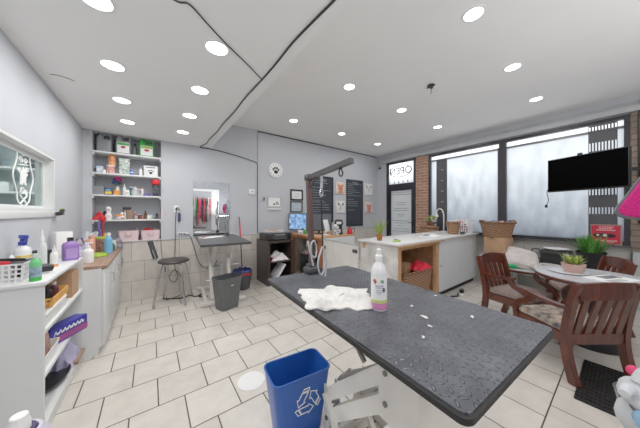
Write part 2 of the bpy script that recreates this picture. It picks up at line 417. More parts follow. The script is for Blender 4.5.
struct(G().b2((XR-.1, -.05, SILL-.02), (XR+.05, BR0-.001, SILL), bev=.004), 'window_sill', mat('sill_dark', (84, 80, 84), .4))
bpy.data.objects['window_sill'].name = 'trim_7'
struct(G().b2((XR-.09, -.7, 2.775), (XR-.001, YB-.2, 2.86)).b2((XR-.03, -.7, 2.86), (XR-.001, YB-.2, 2.93)), 'trim_8', mat('head_trim', (176, 178, 180), .6), label='grey metal trim above the windows')
struct(G().tube([(1.755, YB-.008, 3.015), (5.48, YB-.008, 3.018)], .012, smooth=False), 'trim_9', DGREY)

FRAME = mat('window_frame_dark', (48, 46, 52), .4, metal=.3)
FRAMEB = mat('door_frame_black', (34, 32, 42), .4)
ALU = mat('grey_alu', (120, 120, 124), .4, metal=.5)
FROST = frost_mat('frosted_film', (146, 150, 156), (212, 214, 216), .85, 2.3)  # grey-to-pale gradient paints outdoor brightness into the film
FROSTB = frost_mat('bright_film', (220, 222, 224), (255, 255, 255), 2.2, 2.5)  # whiter copy, stronger daylight painted into the upper panes
def shop_window(n, y0, y1, lab):
    w = bpy.data.objects.new('window_%d' % n, None); COL.objects.link(w); w['kind'] = 'structure'; w['label'] = lab
    f = G(); t = .055
    f.b2((XR-.02, y0, SILL), (XR+.08, y1, SILL+t)); f.b2((XR-.02, y0, HEAD-t), (XR+.08, y1, HEAD))
    f.b2((XR-.02, y0, SILL+t), (XR+.08, y0+t, HEAD-t)); f.b2((XR-.02, y1-t, SILL+t), (XR+.08, y1, HEAD-t))
    f.build('window_frame', FRAME, w)
    G().b2((XR+.02, y0+t, 2.585), (XR+.06, y1-t, 2.62)).build('transom_bar', ALU, w)
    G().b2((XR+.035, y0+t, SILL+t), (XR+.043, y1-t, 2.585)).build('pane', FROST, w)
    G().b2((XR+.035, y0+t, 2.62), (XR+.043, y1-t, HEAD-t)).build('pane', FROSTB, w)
    return w
w2 = shop_window(2, 1.42, BR0, 'tall frosted shop window beside the brick pier')
w3 = shop_window(3, -.05, 1.42, 'tall frosted shop window behind the television')
# grey slotted shutter strips standing against the panes
SHUT = mat('shutter_steel', (84, 84, 88), .4, metal=.5)
def slotted(w, y0, y1, z0, z1, rows, n, solid=()):
    g = G(); x0, x1 = XR-.004, XR+.018
    z = z0
    for (a, b) in rows:
        g.b2((x0, y0, z), (x1, y1, a))
        step = (y1-y0)/n
        for k in range(n+1):
            yy = y0+k*step; g.b2((x0, max(y0, yy-step*.27), a), (x1, min(y1, yy+step*.27), b))
        z = b
    g.b2((x0, y0, z), (x1, y1, z1))
    return g.build('shutter_strip', SHUT, w)
slotted(w3, .06, .34, SILL+.056, 2.70, [(1.33, 1.43), (1.62, 1.75), (1.9, 2.05), (2.30, 2.43), (2.60, 2.68)], 9)
slotted(w2, 2.46, 2.70, SILL+.056, 2.60, [], 3)
G().b2((XR-.004, 1.47, 1.0), (XR+.018, 1.50, 2.62)).build('latch_rail', DGREY, w3)
g = G()
for zz in (2.35, 2.1, 1.85, 1.6, 1.35): g.box((XR-.008, 2.56, zz), (.012, .05, .012))
g.build('clip', LGREY, w2)

# door with transom
d1 = bpy.data.objects.new('door_1', None); COL.objects.link(d1); d1['kind'] = 'structure'; d1['label'] = 'entrance door with black frame and frosted glass'
g = G(); t = .06
g.b2((XR-.03, BR1, 0), (XR+.1, BR1+t, HEAD)); g.b2((XR-.03, DR1-t, 0), (XR+.1, DR1, HEAD)); g.b2((XR-.03, BR1, HEAD-.05), (XR+.1, DR1, HEAD)); g.b2((XR-.03, BR1+t, 2.02), (XR+.1, DR1-t, 2.14))
g.build('door_frame', FRAMEB, d1)
g = G(); g.b2((XR-.01, BR1+t, .02), (XR+.05, BR1+t+.07, 2.02)); g.b2((XR-.01, DR1-t-.07, .02), (XR+.05, DR1-t, 2.02)); g.b2((XR-.01, BR1+t+.07, 1.95), (XR+.05, DR1-t-.07, 2.02)); g.b2((XR-.01, BR1+t+.07, .02), (XR+.05, DR1-t-.07, .25))
g.build('door_leaf', FRAMEB, d1)
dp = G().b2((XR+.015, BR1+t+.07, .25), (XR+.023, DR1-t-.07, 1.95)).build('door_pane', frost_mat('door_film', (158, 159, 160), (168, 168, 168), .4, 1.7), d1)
g = G(); yc = (BR1+DR1)/2
for i, (zz, w) in enumerate([(1.9, .6), (1.84, .62), (1.62, .32), (1.56, .3), (1.46, .45), (1.4, .5), (1.3, .25), (1.25, .22), (1.12, .55), (1.06, .4), (.98, .2), (.9, .5), (.83, .55)]):
    k = -w/2
    while k < w/2-.02:
        l = random.uniform(.02, .07); l = min(l, w/2-k); g.b2((XR+.012, yc-k-l, zz-.009), (XR+.0145, yc-k, zz+.009)); k += l+.014
g.build('lettering', mat('faint_letter_grey', (108, 111, 116), .6), dp)
G().b2((XR-.05, BR1+t+.015, 1.0), (XR-.012, BR1+t+.05, 1.12), bev=.005).tube([(XR-.05, BR1+t+.033, 1.08), (XR-.07, BR1+t+.033, 1.08), (XR-.07, BR1+t+.13, 1.08)], .009, smooth=False).build('door_handle', BLACK, d1)
tp = G().b2((XR+.02, BR1+t, 2.14), (XR+.028, DR1-t, HEAD-.05)).build('transom_pane', FROSTB, d1)
M = Matrix.Translation((XR+.012, yc+.02, 2.49)) @ Matrix(((0, 0, 1, 0), (1, 0, 0, 0), (0, 1, 0, 0), (0, 0, 0, 1)))
# letters face the street, so from inside they read mirrored: local x runs to +Y
textmesh('OPEN', .27, 'open_lettering', DBLACK, tp, M)
g = G()
g.tube([(XR+.012, yc+.02+.34*math.cos(a*PI/15), 2.49+.16*math.sin(a*PI/15)) for a in range(0, 31)], .009, smooth=False)
for k in range(4): g.b2((XR+.01, yc-.21+k*.14, 2.16), (XR+.014, yc-.19+k*.14, 2.23)); g.b2((XR+.01, yc-.24+k*.14, 2.16), (XR+.014, yc-.19+k*.14, 2.175))
g.build('oval_outline', DBLACK, tp)

# interior window in the left wall
w1 = bpy.data.objects.new('window_1', None); COL.objects.link(w1); w1['kind'] = 'structure'; w1['label'] = 'interior window in the left wall with white etched oval decal'
g = G(); o = .055
g.b2((XL-.12, WY0, WZ0), (XL+.0, WY1, WZ0+.03)); g.b2((XL-.12, WY0, WZ1-.02), (XL, WY1, WZ1))
g.b2((XL-.12, WY1-.03, WZ0+.03), (XL, WY1, WZ1-.02)); g.b2((XL-.12, WY0, WZ0+.03), (XL, WY0+.03, WZ1-.02))
g.build('reveal', WHITE, w1)
g = G()
g.b2((XL, WY0-.05, WZ0-.045), (XL+.012, WY1+.02, WZ0+.004), bev=.003); g.b2((XL-.085, WY0+.03, WZ1-.06), (XL-.06, WY1-.03, WZ1-.02)); g.b2((XL-.085, WY1-.07, WZ0+.03), (XL-.06, WY1-.03, WZ1-.06)); g.b2((XL-.085, WY0+.03, WZ0+.03), (XL-.06, WY1-.07, WZ0+.055))
g.build('sill_board', WHITE, w1)
gp = G().b2((XL-.075, WY0+.03, WZ0+.03), (XL-.069, WY1-.03, WZ1-.02)).build('pane', glass_mat('interior_glass', (.80, .86, .85), .10), w1)
DY = 2.91
def dec(pts, r=.005): return [(XL-.066, DY+y*1.25, 1.645+z) for y, z in pts]
g = G()
ov = [(.13*math.cos(a)*(1+.12*math.cos(6*a)), .235*math.sin(a)) for a in [2*PI*k/36 for k in range(37)]]
g.tube(dec(ov), .0045, n=6, smooth=False)
def curl(y, z, r, s=1):
    return [(y+s*r*(1-k/16)*math.cos(k*.62), z+r*(1-k/16)*math.sin(k*.62)) for k in range(14)]
for y, z, r, s in ((0, .19, .035, 1), (-.035, .13, .03, -1), (.03, .13, .028, 1), (.0, -.02, .03, 1), (-.02, -.12, .035, 1), (.03, -.13, .025, -1), (.05, .06, .025, 1), (-.055, .04, .025, -1)):
    g.tube(dec(curl(y, z, r, s)), .004, n=6, smooth=False)
for pl in ([(-.05, -.15), (.05, -.22)], [(.05, -.15), (-.05, -.22)], [(-.06, .09), (.06, .105)]): g.tube(dec(pl), .005, n=6, smooth=False)
# small sitting dog silhouette
dog = [(-.05, -.05), (-.045, .03), (-.02, .06), (-.005, .095), (.012, .07), (.03, .085), (.035, .055), (.06, .04), (.035, .02), (.03, -.02), (.04, -.05), (.01, -.045), (.0, -.02), (-.015, -.05)]
g.loft([[(XL-.068, DY+y*1.3, 1.63+z) for y, z in dog], [(XL-.064, DY+y*1.3, 1.63+z) for y, z in dog]])
g.build('etched_decal', mat('decal_white', (244, 246, 246), .5, var=.01), gp)
# the little room behind it
RX0, RX1, RY0, RY1 = XL-1.7, XL-.121, .2, 4.9
struct(G().b2((RX0-.04, RY0, 0), (RX0, RY1, ZL)).b2((RX0, RY1, 0), (RX1, RY1+.04, ZL)).b2((RX0, RY0-.04, 0), (RX1, RY0, ZL)).b2((RX0-.04, RY0-.04, ZL), (RX1, RY1+.04, ZL+.04)).b2((RX0-.04, RY0-.04, -.04), (XL-1.2, RY1+.04, 0)), 'wall_side_room', mat('side_room_wall', (186, 196, 196), .8), label='grey green wall of the room behind the interior window')
bpy.data.objects['wall_side_room'].name = 'wall_left.001'
SHY = 4.72
for zz, lb in ((1.32, 'lowest white shelf seen through the interior window'), (1.62, 'middle white shelf seen through the interior window'), (1.93, 'upper white shelf seen through the interior window')):
    t = thing('wall_shelf', lb, 'shelf', (XL-.85, RY1, zz))
    G().b2((-.8, -.30, -.025), (.7, 0, 0)).build('shelf_board', WHITE, t)
    g = G()
    for xx in (-.6, 0, .6): g.b2((xx-.01, -.25, -.06), (xx+.01, 0, -.0255))
    g.build('bracket', LGREY, t)
for i, (x, z, w, h, m, lb, nm, ct) in enumerate([
    (-1.50, 1.62, .12, .12, WPLAS, 'white tin with dark label on the middle shelf behind the interior window', 'square_tin', 'tin'),
    (-1.22, 1.62, .07, .13, LGREY, 'grey canister on the middle shelf behind the decal', 'storage_tub', 'tub'),
    (-1.04, 1.62, .10, .10, CARD, 'tan box at the right end of the middle shelf behind the glass', 'cardboard_box', 'box'),
    (-1.62, 1.93, .10, .20, PAPER, 'white upright carton on the upper shelf behind the interior window', 'carton', 'box'),
    (-1.02, 1.93, .10, .17, mat('tan_tin', (186, 150, 126), .6), 'tan tin at the right end of the upper shelf behind the glass', 'square_tin', 'tin'),
    (-1.30, 1.32, .10, .12, MGREY, 'grey tin on the lowest shelf behind the glass', 'square_tin', 'tin'),
    (-1.0, 1.32, .09, .09, YELLOW, 'yellowish tub on the lowest shelf behind the glass decal', 'storage_tub', 'tub')]):
    g = G()
    if nm == 'storage_tub': g.lathe([(w*.42, 0), (w*.5, h*.8), (w*.53, h*.82), (w*.53, h)])
    else:
        g.box((0, 0, h*.45), (w, w, h*.9), bev=.006); g.box((0, 0, h*.95), (w*1.04, w*1.04, h*.1), bev=.004)
    solo(g, nm, m, lb, ct, (x, SHY, z))
t = thing('potted_plant', 'dark leafy houseplant seen through the interior window', 'plant', (-1.28, SHY, 1.93))
G().lathe([(.03, 0), (.042, .06), (.046, .06), (.046, .07), (.038, .07)]).build('pot', DGREY, t)
def leafball(g, c, r, n, size, rnd, up=.4):
    for k in range(n):
        a = rnd.uniform(0, 2*PI); b = rnd.uniform(-.2, 1.2)
        d = Vector((math.cos(a)*math.cos(b), math.sin(a)*math.cos(b), math.sin(b)))
        p = Vector(c)+d*r*rnd.uniform(.3, 1); s = d.cross(Vector((0, 0, 1)))
        s = s.normalized() if s.length > .01 else Vector((1, 0, 0)); tt = (d+Vector((0, 0, up))).normalized()
        g.poly([p, p+tt*size*.5+s*size*.3, p+tt*size, p+tt*size*.5-s*size*.3])
g = G(); leafball(g, (0, 0, .09), .06, 60, .05, random.Random(3)); g.build('leaves', mat('plant_dark', (62, 84, 70), .6), t)

# door frame with hanging leashes behind the camera (seen in the mirror)
d2 = bpy.data.objects.new('door_2', None); COL.objects.link(d2); d2['kind'] = 'structure'; d2['label'] = 'white framed closet opening reflected in the mirror'
g = G(); y = YF
for a in ((1.15, 1.25), (2.42, 2.52)): g.b2((a[0], y, 0), (a[1], y+.03, 2.28))
g.b2((1.15, y, 2.28), (2.52, y+.03, 2.38)); g.build('door_frame', WHITE, d2)
G().b2((1.25, y, .0), (2.2, y+.005, 2.28)).build('closet_back', mat('closet_grey', (170, 172, 176), .8), d2)  # plain light grey panel filling the opening
g = G().b2((2.2, y, 0), (2.42, y+.02, 2.28)); g.build('door_leaf', WHITE, d2)
g = G().tube([(1.28, y+.06, 1.98), (2.18, y+.06, 1.98)], .012, smooth=False); 
for xx in (1.29, 2.17): g.tube([(xx, y+.005, 1.98), (xx, y+.06, 1.98)], .01, smooth=False)
g.build('hanging_rail', CHROME, d2)
cols = [DGREY, BLACK, RED, LGREY, BLACK, SPINK, RED, DGREY, GREEN, BLACK, REDP, PINK]
for k in range(15):
    x = 1.34+k*.056; c = cols[(k*5) % len(cols)]; g = G(); r = random.Random(k)
    l = r.uniform(.7, 1.5); sw = r.uniform(.012, .03)
    g.tube([(0, 0, 0), (sw, .01, -l*.3), (.0, .02, -l*.7), (-sw, .02, -l), (-sw*2, .02, -l*.6), (-.01, .01, -l*.25), (0, -.005, 0)], .012, n=6)
    g.box((0, .012, -l*.5), (.04, .03, .12*l), bev=.005)
    nm = ['grey', 'black', 'red', 'light grey', 'black', 'pale pink', 'red', 'grey', 'green', 'black', 'bright red', 'hot pink'][(k*5) % 12]
    solo(g, 'hanging_leash', c, 'dog leash or harness hanging in the closet reflected in the mirror', 'leash', (x, y+.066, 1.978), group='leashes hanging in the closet')

# ------------------------------------------------------------------ ceiling fittings
LENS = emit_mat('led_lens', (255, 255, 255), 7)
def downlight(x, y, z, first=[None], lab=''):
    if first[0] is None:
        t = thing('ceiling_downlight', lab, 'ceiling light', (x, y, z), 0, 'recessed ceiling downlights')
        G().lathe([(.068, -.001), (.07, -.008), (.086, -.006), (.088, 0)], cap0=False, cap1=False, n=28).build('trim_ring', WPLAS, t)
        G().lathe([(.069, -.001), (.069, -.005)], n=28).build('lens', LENS, t)
        first[0] = t
    else: dup(first[0], (x, y, z), 0, lab)
    L = bpy.data.lights.new('downlight_lamp', 'AREA'); L.shape = 'DISK'; L.size = .13; L.energy = POW; L.color = (1, .985, .965)
    o = bpy.data.objects.new('downlight_lamp', L); COL.objects.link(o); o.location = (x, y, z-.012)
POW = 4.2; CEIL_FILL = 20
low = [(.374, 1.72, 'big bright downlight right of the loose wire on the lower ceiling, nearest of its row'),
       (.374, 2.41, 'second downlight of the row nearer the ceiling edge on the lower ceiling'),
       (.374, 3.12, 'third downlight of the row nearer the ceiling edge on the lower ceiling'),
       (.374, 3.82, 'farthest downlight beside the cable, close to the back wall'),
       (-.24, 1.72, 'downlight cut by the top of the frame, nearest the left wall'),
       (-.24, 2.415, 'second downlight of the row nearer the left wall'),
       (-.24, 3.11, 'third downlight of the row nearer the left wall'),
       (-.24, 3.81, 'downlight right above the shelf alcove')]
high = [(2.18, .76, 'big downlight on the higher ceiling at the top of the frame'), (3.34, .77, 'middle downlight of the row nearest the camera on the higher ceiling'), (4.56, .78, 'downlight closest to the television'),
        (2.12, 2.19, 'downlight nearest the ceiling edge in the middle row'), (3.29, 2.18, 'middle downlight of the middle row on the higher ceiling'), (4.51, 2.19, 'downlight of the middle row in front of the frosted window'),
        (2.09, 3.61, 'downlight above the paw clock'), (3.26, 3.6, 'downlight above the tall chalkboards'), (4.46, 3.62, 'downlight in front of the entrance door')]
for x, y, l in low: downlight(x, y, ZL, lab=l)
for x, y, l in high: downlight(x, y, ZH, lab=l)
for x, y, z in ((-.2, .9, ZL), (.37, .2, ZL), (-.2, -.6, ZL), (.37, -1.3, ZL), (2.1, -.8, ZH), (3.3, -.8, ZH), (4.5, -.8, ZH), (1.6, -1.7, ZH)):
    L = bpy.data.lights.new('lamp', 'AREA'); L.shape = 'DISK'; L.size = .13; L.energy = POW; L.color = (1, .985, .965)
    o = bpy.data.objects.new('lamp', L); COL.objects.link(o); o.location = (x, y, z-.012)

zc = ZL-.007
solo(G().tube([(.81, .6, zc), (.80, .95, zc), (.79, 1.09, zc), (.775, 1.35, zc), (.78, 1.6, zc), (.778, 1.86, zc), (.765, 2.3, zc), (.772, 2.7, zc), (.76, 3.1, zc), (.765, 3.5, zc), (.745, 3.9, zc), (.75, 4.2, zc), (.705, 4.44, zc), (.72, 4.485, zc-.01), (.92, 4.485, 2.50), (1.3, 4.485, 2.455), (1.6, 4.485, 2.40), (1.735, 4.485, 2.35), (1.75, 4.485, 2.2), (1.75, 4.485, 1.5), (1.75, 4.485, .92)], .0075, n=6, sub=4),
     'ceiling_cable', BLACK, 'thick black cable along the ceiling edge and down the back wall', 'cable')
solo(G().tube([(.02, 1.45, zc+.002), (.12, 1.467, zc+.002), (.175, 1.448, zc+.002), (.29, 1.54, zc+.002), (.406, 1.629, zc+.002), (.6, 1.76, zc+.002), (.775, 1.89, zc+.002)], .0045, n=6, sub=4), 'loose_wire', BLACK, 'thin black wire running slantwise across the lower ceiling', 'cable')
solo(G().tube([(-.68, 2.886, ZL-.0015), (-.63, 2.87, ZL-.0015), (-.58, 2.88, ZL-.0015), (-.545, 2.91, ZL-.0015)], .003, n=6), 'short_wire', BLACK, 'short curved wire end on the ceiling near the left wall', 'cable')
solo(G().tube([(1.757, YB-.012, 2.36), (1.757, YB-.012, 3.0)], .008, smooth=False), 'wall_conduit', LGREY, 'grey conduit above the black cable on the back wall', 'conduit')
g = G().lathe([(.04, 0), (.045, -.012), (.02, -.03), (.012, -.05)][::-1]); g.tube([(0, 0, -.04), (.005, 0, -.09), (.0, .003, -.12)], .004); g.box((0, 0, -.02), (.11, .012, .012)); g.box((0, 0, -.02), (.012, .11, .012))
solo(g, 'sprinkler_head', BLACK, 'small black ceiling fixture with hanging wire on the higher ceiling', 'ceiling fitting', (2.954, 1.521, ZH))

# ------------------------------------------------------------------ containers
def bottle(name, label, loc, h, r, body, cap, style='flip', cat='bottle', labelmat=None, rz=0, liquid=None, group=None, sy=1.):
    t = thing(name, label, cat, loc, rz, group)
    if style in ('flip', 'pump', 'spray', 'nozzle'):
        hb = h*(.72 if style != 'flip' else .84)
        prof = [(r*.9, 0), (r, h*.02), (r, hb*.78), (r*.86, hb*.88), (r*.45, hb*.97), (r*.4, hb)]
        G().lathe(prof, sy=sy).build('bottle_body', body, t)
        g = G()
        if style == 'flip': g.lathe([(r*.5, hb-.001), (r*.5, h), (r*.42, h)])
        elif style == 'nozzle': g.lathe([(r*.5, hb-.001), (r*.5, hb+(h-hb)*.3), (r*.25, hb+(h-hb)*.42), (r*.12, h)])
        elif style == 'pump':
            g.lathe([(r*.5, hb-.001), (r*.5, hb+(h-hb)*.35), (r*.14, hb+(h-hb)*.36), (r*.14, hb+(h-hb)*.8)]); g.box((r*.3, 0, hb+(h-hb)*.9), (r*1.1, r*.4, (h-hb)*.2), bev=.003)
        else:
            g.lathe([(r*.5, hb-.001), (r*.5, hb+(h-hb)*.3), (r*.3, hb+(h-hb)*.4), (r*.3, hb+(h-hb)*.6)]); g.box((r*.25, 0, hb+(h-hb)*.8), (r*1.7, r*.5, (h-hb)*.36), bev=.004)
            g.bar([(r*.9, 0, hb+(h-hb)*.7), (r*1.0, 0, hb+(h-hb)*.45), (r*.6, 0, hb+(h-hb)*.2)], r*.25, r*.15)
        g.build('cap', cap, t)
        if labelmat: G().lathe([(r*1.012, hb*.18), (r*1.012, hb*.62)], cap0=False, cap1=False, sy=sy).build('bottle_label', labelmat, t)
        if liquid: G().lathe([(r*1.006, h*.01), (r*1.006, hb*.17)], cap0=False, cap1=False, sy=sy).build('liquid', liquid, t)
    return t
def jug(name, label, loc, w, d, h, body, cap, rz=0, labelmat=None, labelart=None):
    """gallon jug with a handle hole at the top corner"""
    t = thing(name, label, 'jug', loc, rz)
    g = G()
    g.stack([(w*.94, d*.92, .02, 0), (w, d, .025, .01), (w, d, .025, h*.58), (w*.98, d*.95, .025, h*.66)])
    g.stack([(w*.5, d*.9, .02, h*.655, -w*.23, 0), (w*.42, d*.7, .02, h*.80, -w*.25, 0), (w*.24, d*.45, .015, h*.9, -w*.28, 0), (w*.22, d*.42, .015, h*.93, -w*.28, 0)])
    g.bar([(-w*.16, 0, h*.82), (w*.12, 0, h*.93), (w*.36, 0, h*.91), (w*.44, 0, h*.80), (w*.43, 0, h*.64)], d*.4, w*.10)
    g.build('jug_body', body, t)
    G().lathe([(w*.13, h*.925), (w*.13, h), (w*.11, h)], at=(-w*.28, 0, 0), n=14).build('cap', cap, t)
    if labelmat:
        lb = G().b2((-w*.4, -d/2-.002, h*.08), (w*.4, -d/2, h*.6)).build('jug_label', labelmat, t)
        if labelart:
            g = G()
            g.mi = 0; g.ball((0, -d/2-.003, h*.36), w*.17, .002, w*.1)
            g.mi = 1; g.b2((-w*.38, -d/2-.004, h*.46), (w*.38, -d/2-.002, h*.58)); g.mi = 0
            g.build('emblem', labelart, lb)
    return t
def cannister(name, label, loc, r, h, body, lid, cat='tin', art=None, rz=0):
    t = thing(name, label, cat, loc, rz)
    G().lathe([(r*.97, 0), (r, .006), (r, h*.9), (r*.96, h*.9)], n=18).build('can_body', body, t)
    G().lathe([(r*1.03, h*.88), (r*1.03, h), (r*.9, h)], n=18).build('lid', lid, t)
    return t
def carton(name, label, loc, d, body, rz=0, cat='box', flap=None, art=None, rot=None):
    t = thing(name, label, cat, loc, rz)
    if rot: t.rotation_euler = rot
    g = G().box((0, 0, d[2]/2), d, bev=.003); g.build('box_body', body, t)
    if flap: G().box((0, 0, d[2]+.0015), (d[0]*.96, d[1]*.96, .003)).build('lid', flap, t)
    if art:
        for (x0, z0, x1, z1, m) in art:
            G().b2((d[0]*(x0-.5), -d[1]/2-.0015, d[2]*z0), (d[0]*(x1-.5), -d[1]/2+.0005, d[2]*z1)).build('printed_panel', m, t)
    return t
def blobcloth(name, label, loc, sx, sy, h, m, seed=1, cat='cloth', thick=.006, n=18, rz=0, group=None):
    r = random.Random(seed); ph = [r.uniform(0, 6.28) for _ in range(6)]
    def f(u, v):
        x = (u-.5)*2; y = (v-.5)*2; d = max(0, 1-x*x)*max(0, 1-y*y)
        w = .5+.25*math.sin(7*u+ph[0]+3*v)+.25*math.sin(9*v+ph[1]-4*u)
        return (x*sx*(1+.08*math.sin(5*v*PI+ph[2])), y*sy*(1+.08*math.sin(5*u*PI+ph[3])), thick+.002+h*(d**.6)*(.35+.65*w))
    return solo(G().grid(f, n, n, thick), name, m, label, cat, loc, rz, group)

# ------------------------------------------------------------------ alcove shelves and what stands on them
SHZ = [1.225, 1.590, 1.905, 2.212]
for i, z in enumerate(SHZ):
    t = thing('alcove_shelf', ['lowest white shelf board of the wall alcove', 'second white alcove shelf from the bottom, holding flowers and grey trays', 'white alcove shelf holding the round tins', 'topmost white alcove shelf under the ceiling, holding gallon jugs'][i], 'shelf', (0, 0, z))
    G().b2((AX0+.003, YB-.03, 0), (AX1-.003, YB+AD-.005, .022), bev=.002).build('shelf_board', WHITE, t)
    for sx in (AX0+.012, AX1-.012): G().b2((sx-.009, YB-.02, -.03), (sx+.009, YB+.2, -.0005)).build('bracket', WHITE, t)
Z4, Z3, Z2, Z1, Z0 = [z+.022 for z in SHZ][::-1] + [AZ0]
YS = 4.60
SILV = mat('silver_grey_plastic', (150, 152, 154), .4)
j = jug('gallon_jug', 'plain grey gallon jug at the left end of the topmost alcove shelf', (-.548, YS+.02, Z4), .165, .12, .30, SILV, LGREY, R(-8))
jug('gallon_jug', 'grey gallon jug with white and green label on the topmost alcove shelf', (-.335, YS, Z4), .175, .12, .30, SILV, LGREY, 0, WPLAS, [RED, GREEN])
jug('gallon_jug', 'bright green gallon jug with white label on the topmost alcove shelf', (-.055, YS, Z4), .19, .12, .29, GREEN, GREEN, R(3), WPLAS, [RED, LIME])
carton('small_carton', 'small light blue carton beside the tins in the alcove', (-.592, YS-.04, Z3), (.072, .06, .10), mat('pale_blue', (178, 204, 226), .5), art=[(.1, .3, .9, .7, WPLAS)])
carton('small_carton', 'dark grey carton in the left corner of the tin shelf', (-.64, YS+.09, Z3), (.045, .06, .085), DGREY, art=[(.1, .2, .9, .8, MGREY)])
cannister('round_tin', 'pink and cream round tin, lower of the stacked pair in the alcove', (-.483, YS, Z3), .05, .13, mat('floral_pink', (226, 190, 176), .5, var=.4, scale=40, tint=(190, 60, 90)), WPLAS)
cannister('round_tin', 'orange red round tin, upper of the stacked pair in the alcove', (-.466, YS, Z3+.13), .044, .15, mat('floral_orange', (226, 176, 110), .5, var=.4, scale=40, tint=(200, 70, 60)), ORANGE)
carton('patterned_box', 'tall green and white patterned box beside the tins in the alcove', (-.323, YS, Z3), (.125, .09, .25), mat('leaf_pattern', (228, 234, 230), .5, scale=34, tint=(74, 110, 90)), art=[(.25, .35, .75, .6, mat('leaf_pattern2', (120, 160, 130), .5, scale=50, tint=(230, 236, 232)))])
carton('small_carton', 'tiny blue carton right of the patterned box', (-.235, YS-.05, Z3), (.045, .04, .085), BLUE, art=[(.1, .4, .9, .6, WPLAS)])
bottle('small_bottle', 'small plain white bottle beside the paw-printed carton', (-.13, YS, Z3), .14, .025, WPLAS, LGREY)
t = carton('paw_carton', 'white carton with a black paw emblem on the tin shelf', (.005, YS, Z3), (.18, .1, .17), WPLAS, R(-6), art=[(.15, .82, .8, .9, DGREY)])
g = G()
for x, z, r in ((.0, .06, .022), (-.028, .088, .01), (-.01, .1, .01), (.012, .1, .01), (.03, .086, .01)): g.ball((x, -.051, z), r, .002, r*.9)
g.build('paw_emblem', DBLACK, t)
bottle('small_bottle', 'dark slim bottle between the first two gallon jugs in the alcove', (-.445, YS+.11, Z4), .24, .025, DGREY, BLACK)
bottle('small_bottle', 'grey bottle right of the white labelled gallon jug in the alcove', (-.205, YS+.1, Z4), .22, .028, SILV, BLACK)
cannister('snack_tub', 'pale green tub behind the paw carton in the alcove', (-.06, YS+.12, Z3), .04, .19, mat('pale_green_tub', (196, 214, 196), .5), WPLAS, 'tub')
cannister('small_jar', 'squat white jar at the far left front of the tin shelf', (-.545, YS-.085, Z3), .022, .05, WPLAS, LGREY, 'jar')
cannister('snack_tub', 'small teal tub behind the white kettle in the alcove', (-.24, YS+.12, Z2), .038, .15, mat('teal_tub', (96, 150, 156), .5), WPLAS, 'tub')
bottle('small_bottle', 'brown bottle behind the white mug on the lowest alcove shelf', (-.07, YS+.1, Z1), .13, .022, BROWN, BLACK)
bottle('small_bottle', 'rosy bottle behind the little jars on the lowest alcove shelf', (-.2, YS+.1, Z1), .12, .022, mat('rosy_bottle', (206, 150, 156), .4), WPLAS)
# shelf 2 from bottom
for k in range(4):
    g = G().shell(.118, .16, .122, .164, .03, .003, .01); g.b2((-.06, -.083, .006), (.06, -.080, .024))
    solo(g, 'shallow_tray', MGREY, ['lowest grey tray of the stack in the alcove', 'second grey tray from the bottom of the alcove stack', 'third grey tray from the bottom of the alcove stack', 'topmost grey tray of the alcove stack'][k], 'tray', (-.607, YS+.02, Z2+k*.0305), group='grey trays stacked in the alcove')
carton('small_carton', 'navy carton with yellow band beside the grey trays', (-.502, YS-.02, Z2), (.086, .07, .105), NAVY, art=[(.08, .15, .92, .5, YELLOW), (.2, .6, .8, .8, SKYB)])
cannister('snack_tub', 'short yellow orange tub below the flowers in the alcove', (-.415, YS-.04, Z2), .036, .075, ORANGE, YELLOW, 'tub')
t = thing('flower_vase', 'white vase with pink, purple and green artificial flowers in the alcove', 'flowers', (-.41, YS+.07, Z2))
G().lathe([(.025, 0), (.035, .03), (.028, .09), (.02, .12), (.026, .14), (.022, .14)]).build('vase', WPLAS, t)
rn = random.Random(5); g = G()
for k in range(9):
    a = rn.uniform(0, 6.28); d = rn.uniform(.01, .05); g.tube([(0, 0, .13), (d*.4*math.cos(a), d*.4*math.sin(a), .18), (d*math.cos(a), d*math.sin(a), .2+rn.uniform(0, .06))], .0025, n=5)
leafball(g, (0, 0, .17), .045, 30, .035, rn); g.build('stems', LEAF, t)
for m, ps in ((PINK, [(.0, -.02, .27), (.03, -.01, .24)]), (DPURP, [(-.03, -.02, .24), (.02, -.03, .21)]), (mat('blue_petal', (60, 90, 170), .5), [(-.04, -.02, .2)])):
    g = G()
    for c in ps:
        for q in range(6): g.ball((c[0]+.014*math.cos(q), c[1]+.012*math.sin(q*1.3), c[2]+.014*math.sin(q)), .014, n=8, m=5)
    g.build('blossoms', m, t)
bottle('small_bottle', 'tall white bottle right of the alcove flowers', (-.325, YS, Z2), .185, .022, WPLAS, WPLAS, 'nozzle')
carton('small_carton', 'plain white carton in the middle of the flower shelf', (-.285, YS-.05, Z2), (.045, .05, .085), PAPER, art=[(.2, .3, .8, .6, LGREY)])
t = thing('kettle', 'small white kettle with rounded body on the flower shelf', 'kettle', (-.195, YS, Z2))
G().lathe([(.045, 0), (.055, .02), (.052, .07), (.035, .11), (.03, .115)]).build('kettle_body', LGREY, t)
G().lathe([(.032, .112), (.024, .125), (.008, .13), (.01, .145), (.004, .15)]).build('lid', WPLAS, t)
G().tube([(.045, 0, .1), (.075, 0, .1), (.075, 0, .03), (.05, 0, .025)], .006).build('handle', WPLAS, t)
bottle('small_bottle', 'small white bottle with an orange cap on the flower shelf', (-.105, YS, Z2), .14, .016, WPLAS, ORANGE)
blobcloth('folded_bandana', 'purple folded bandana on the flower shelf', (-.05, YS-.06, Z2), .05, .04, .045, mat('purple_cloth', (96, 84, 170), .8), 4)
t = thing('red_hat', 'red cap with dark strap hanging at the right end of the flower shelf', 'cap', (.062, YB-.04, SHZ[2]-.002))
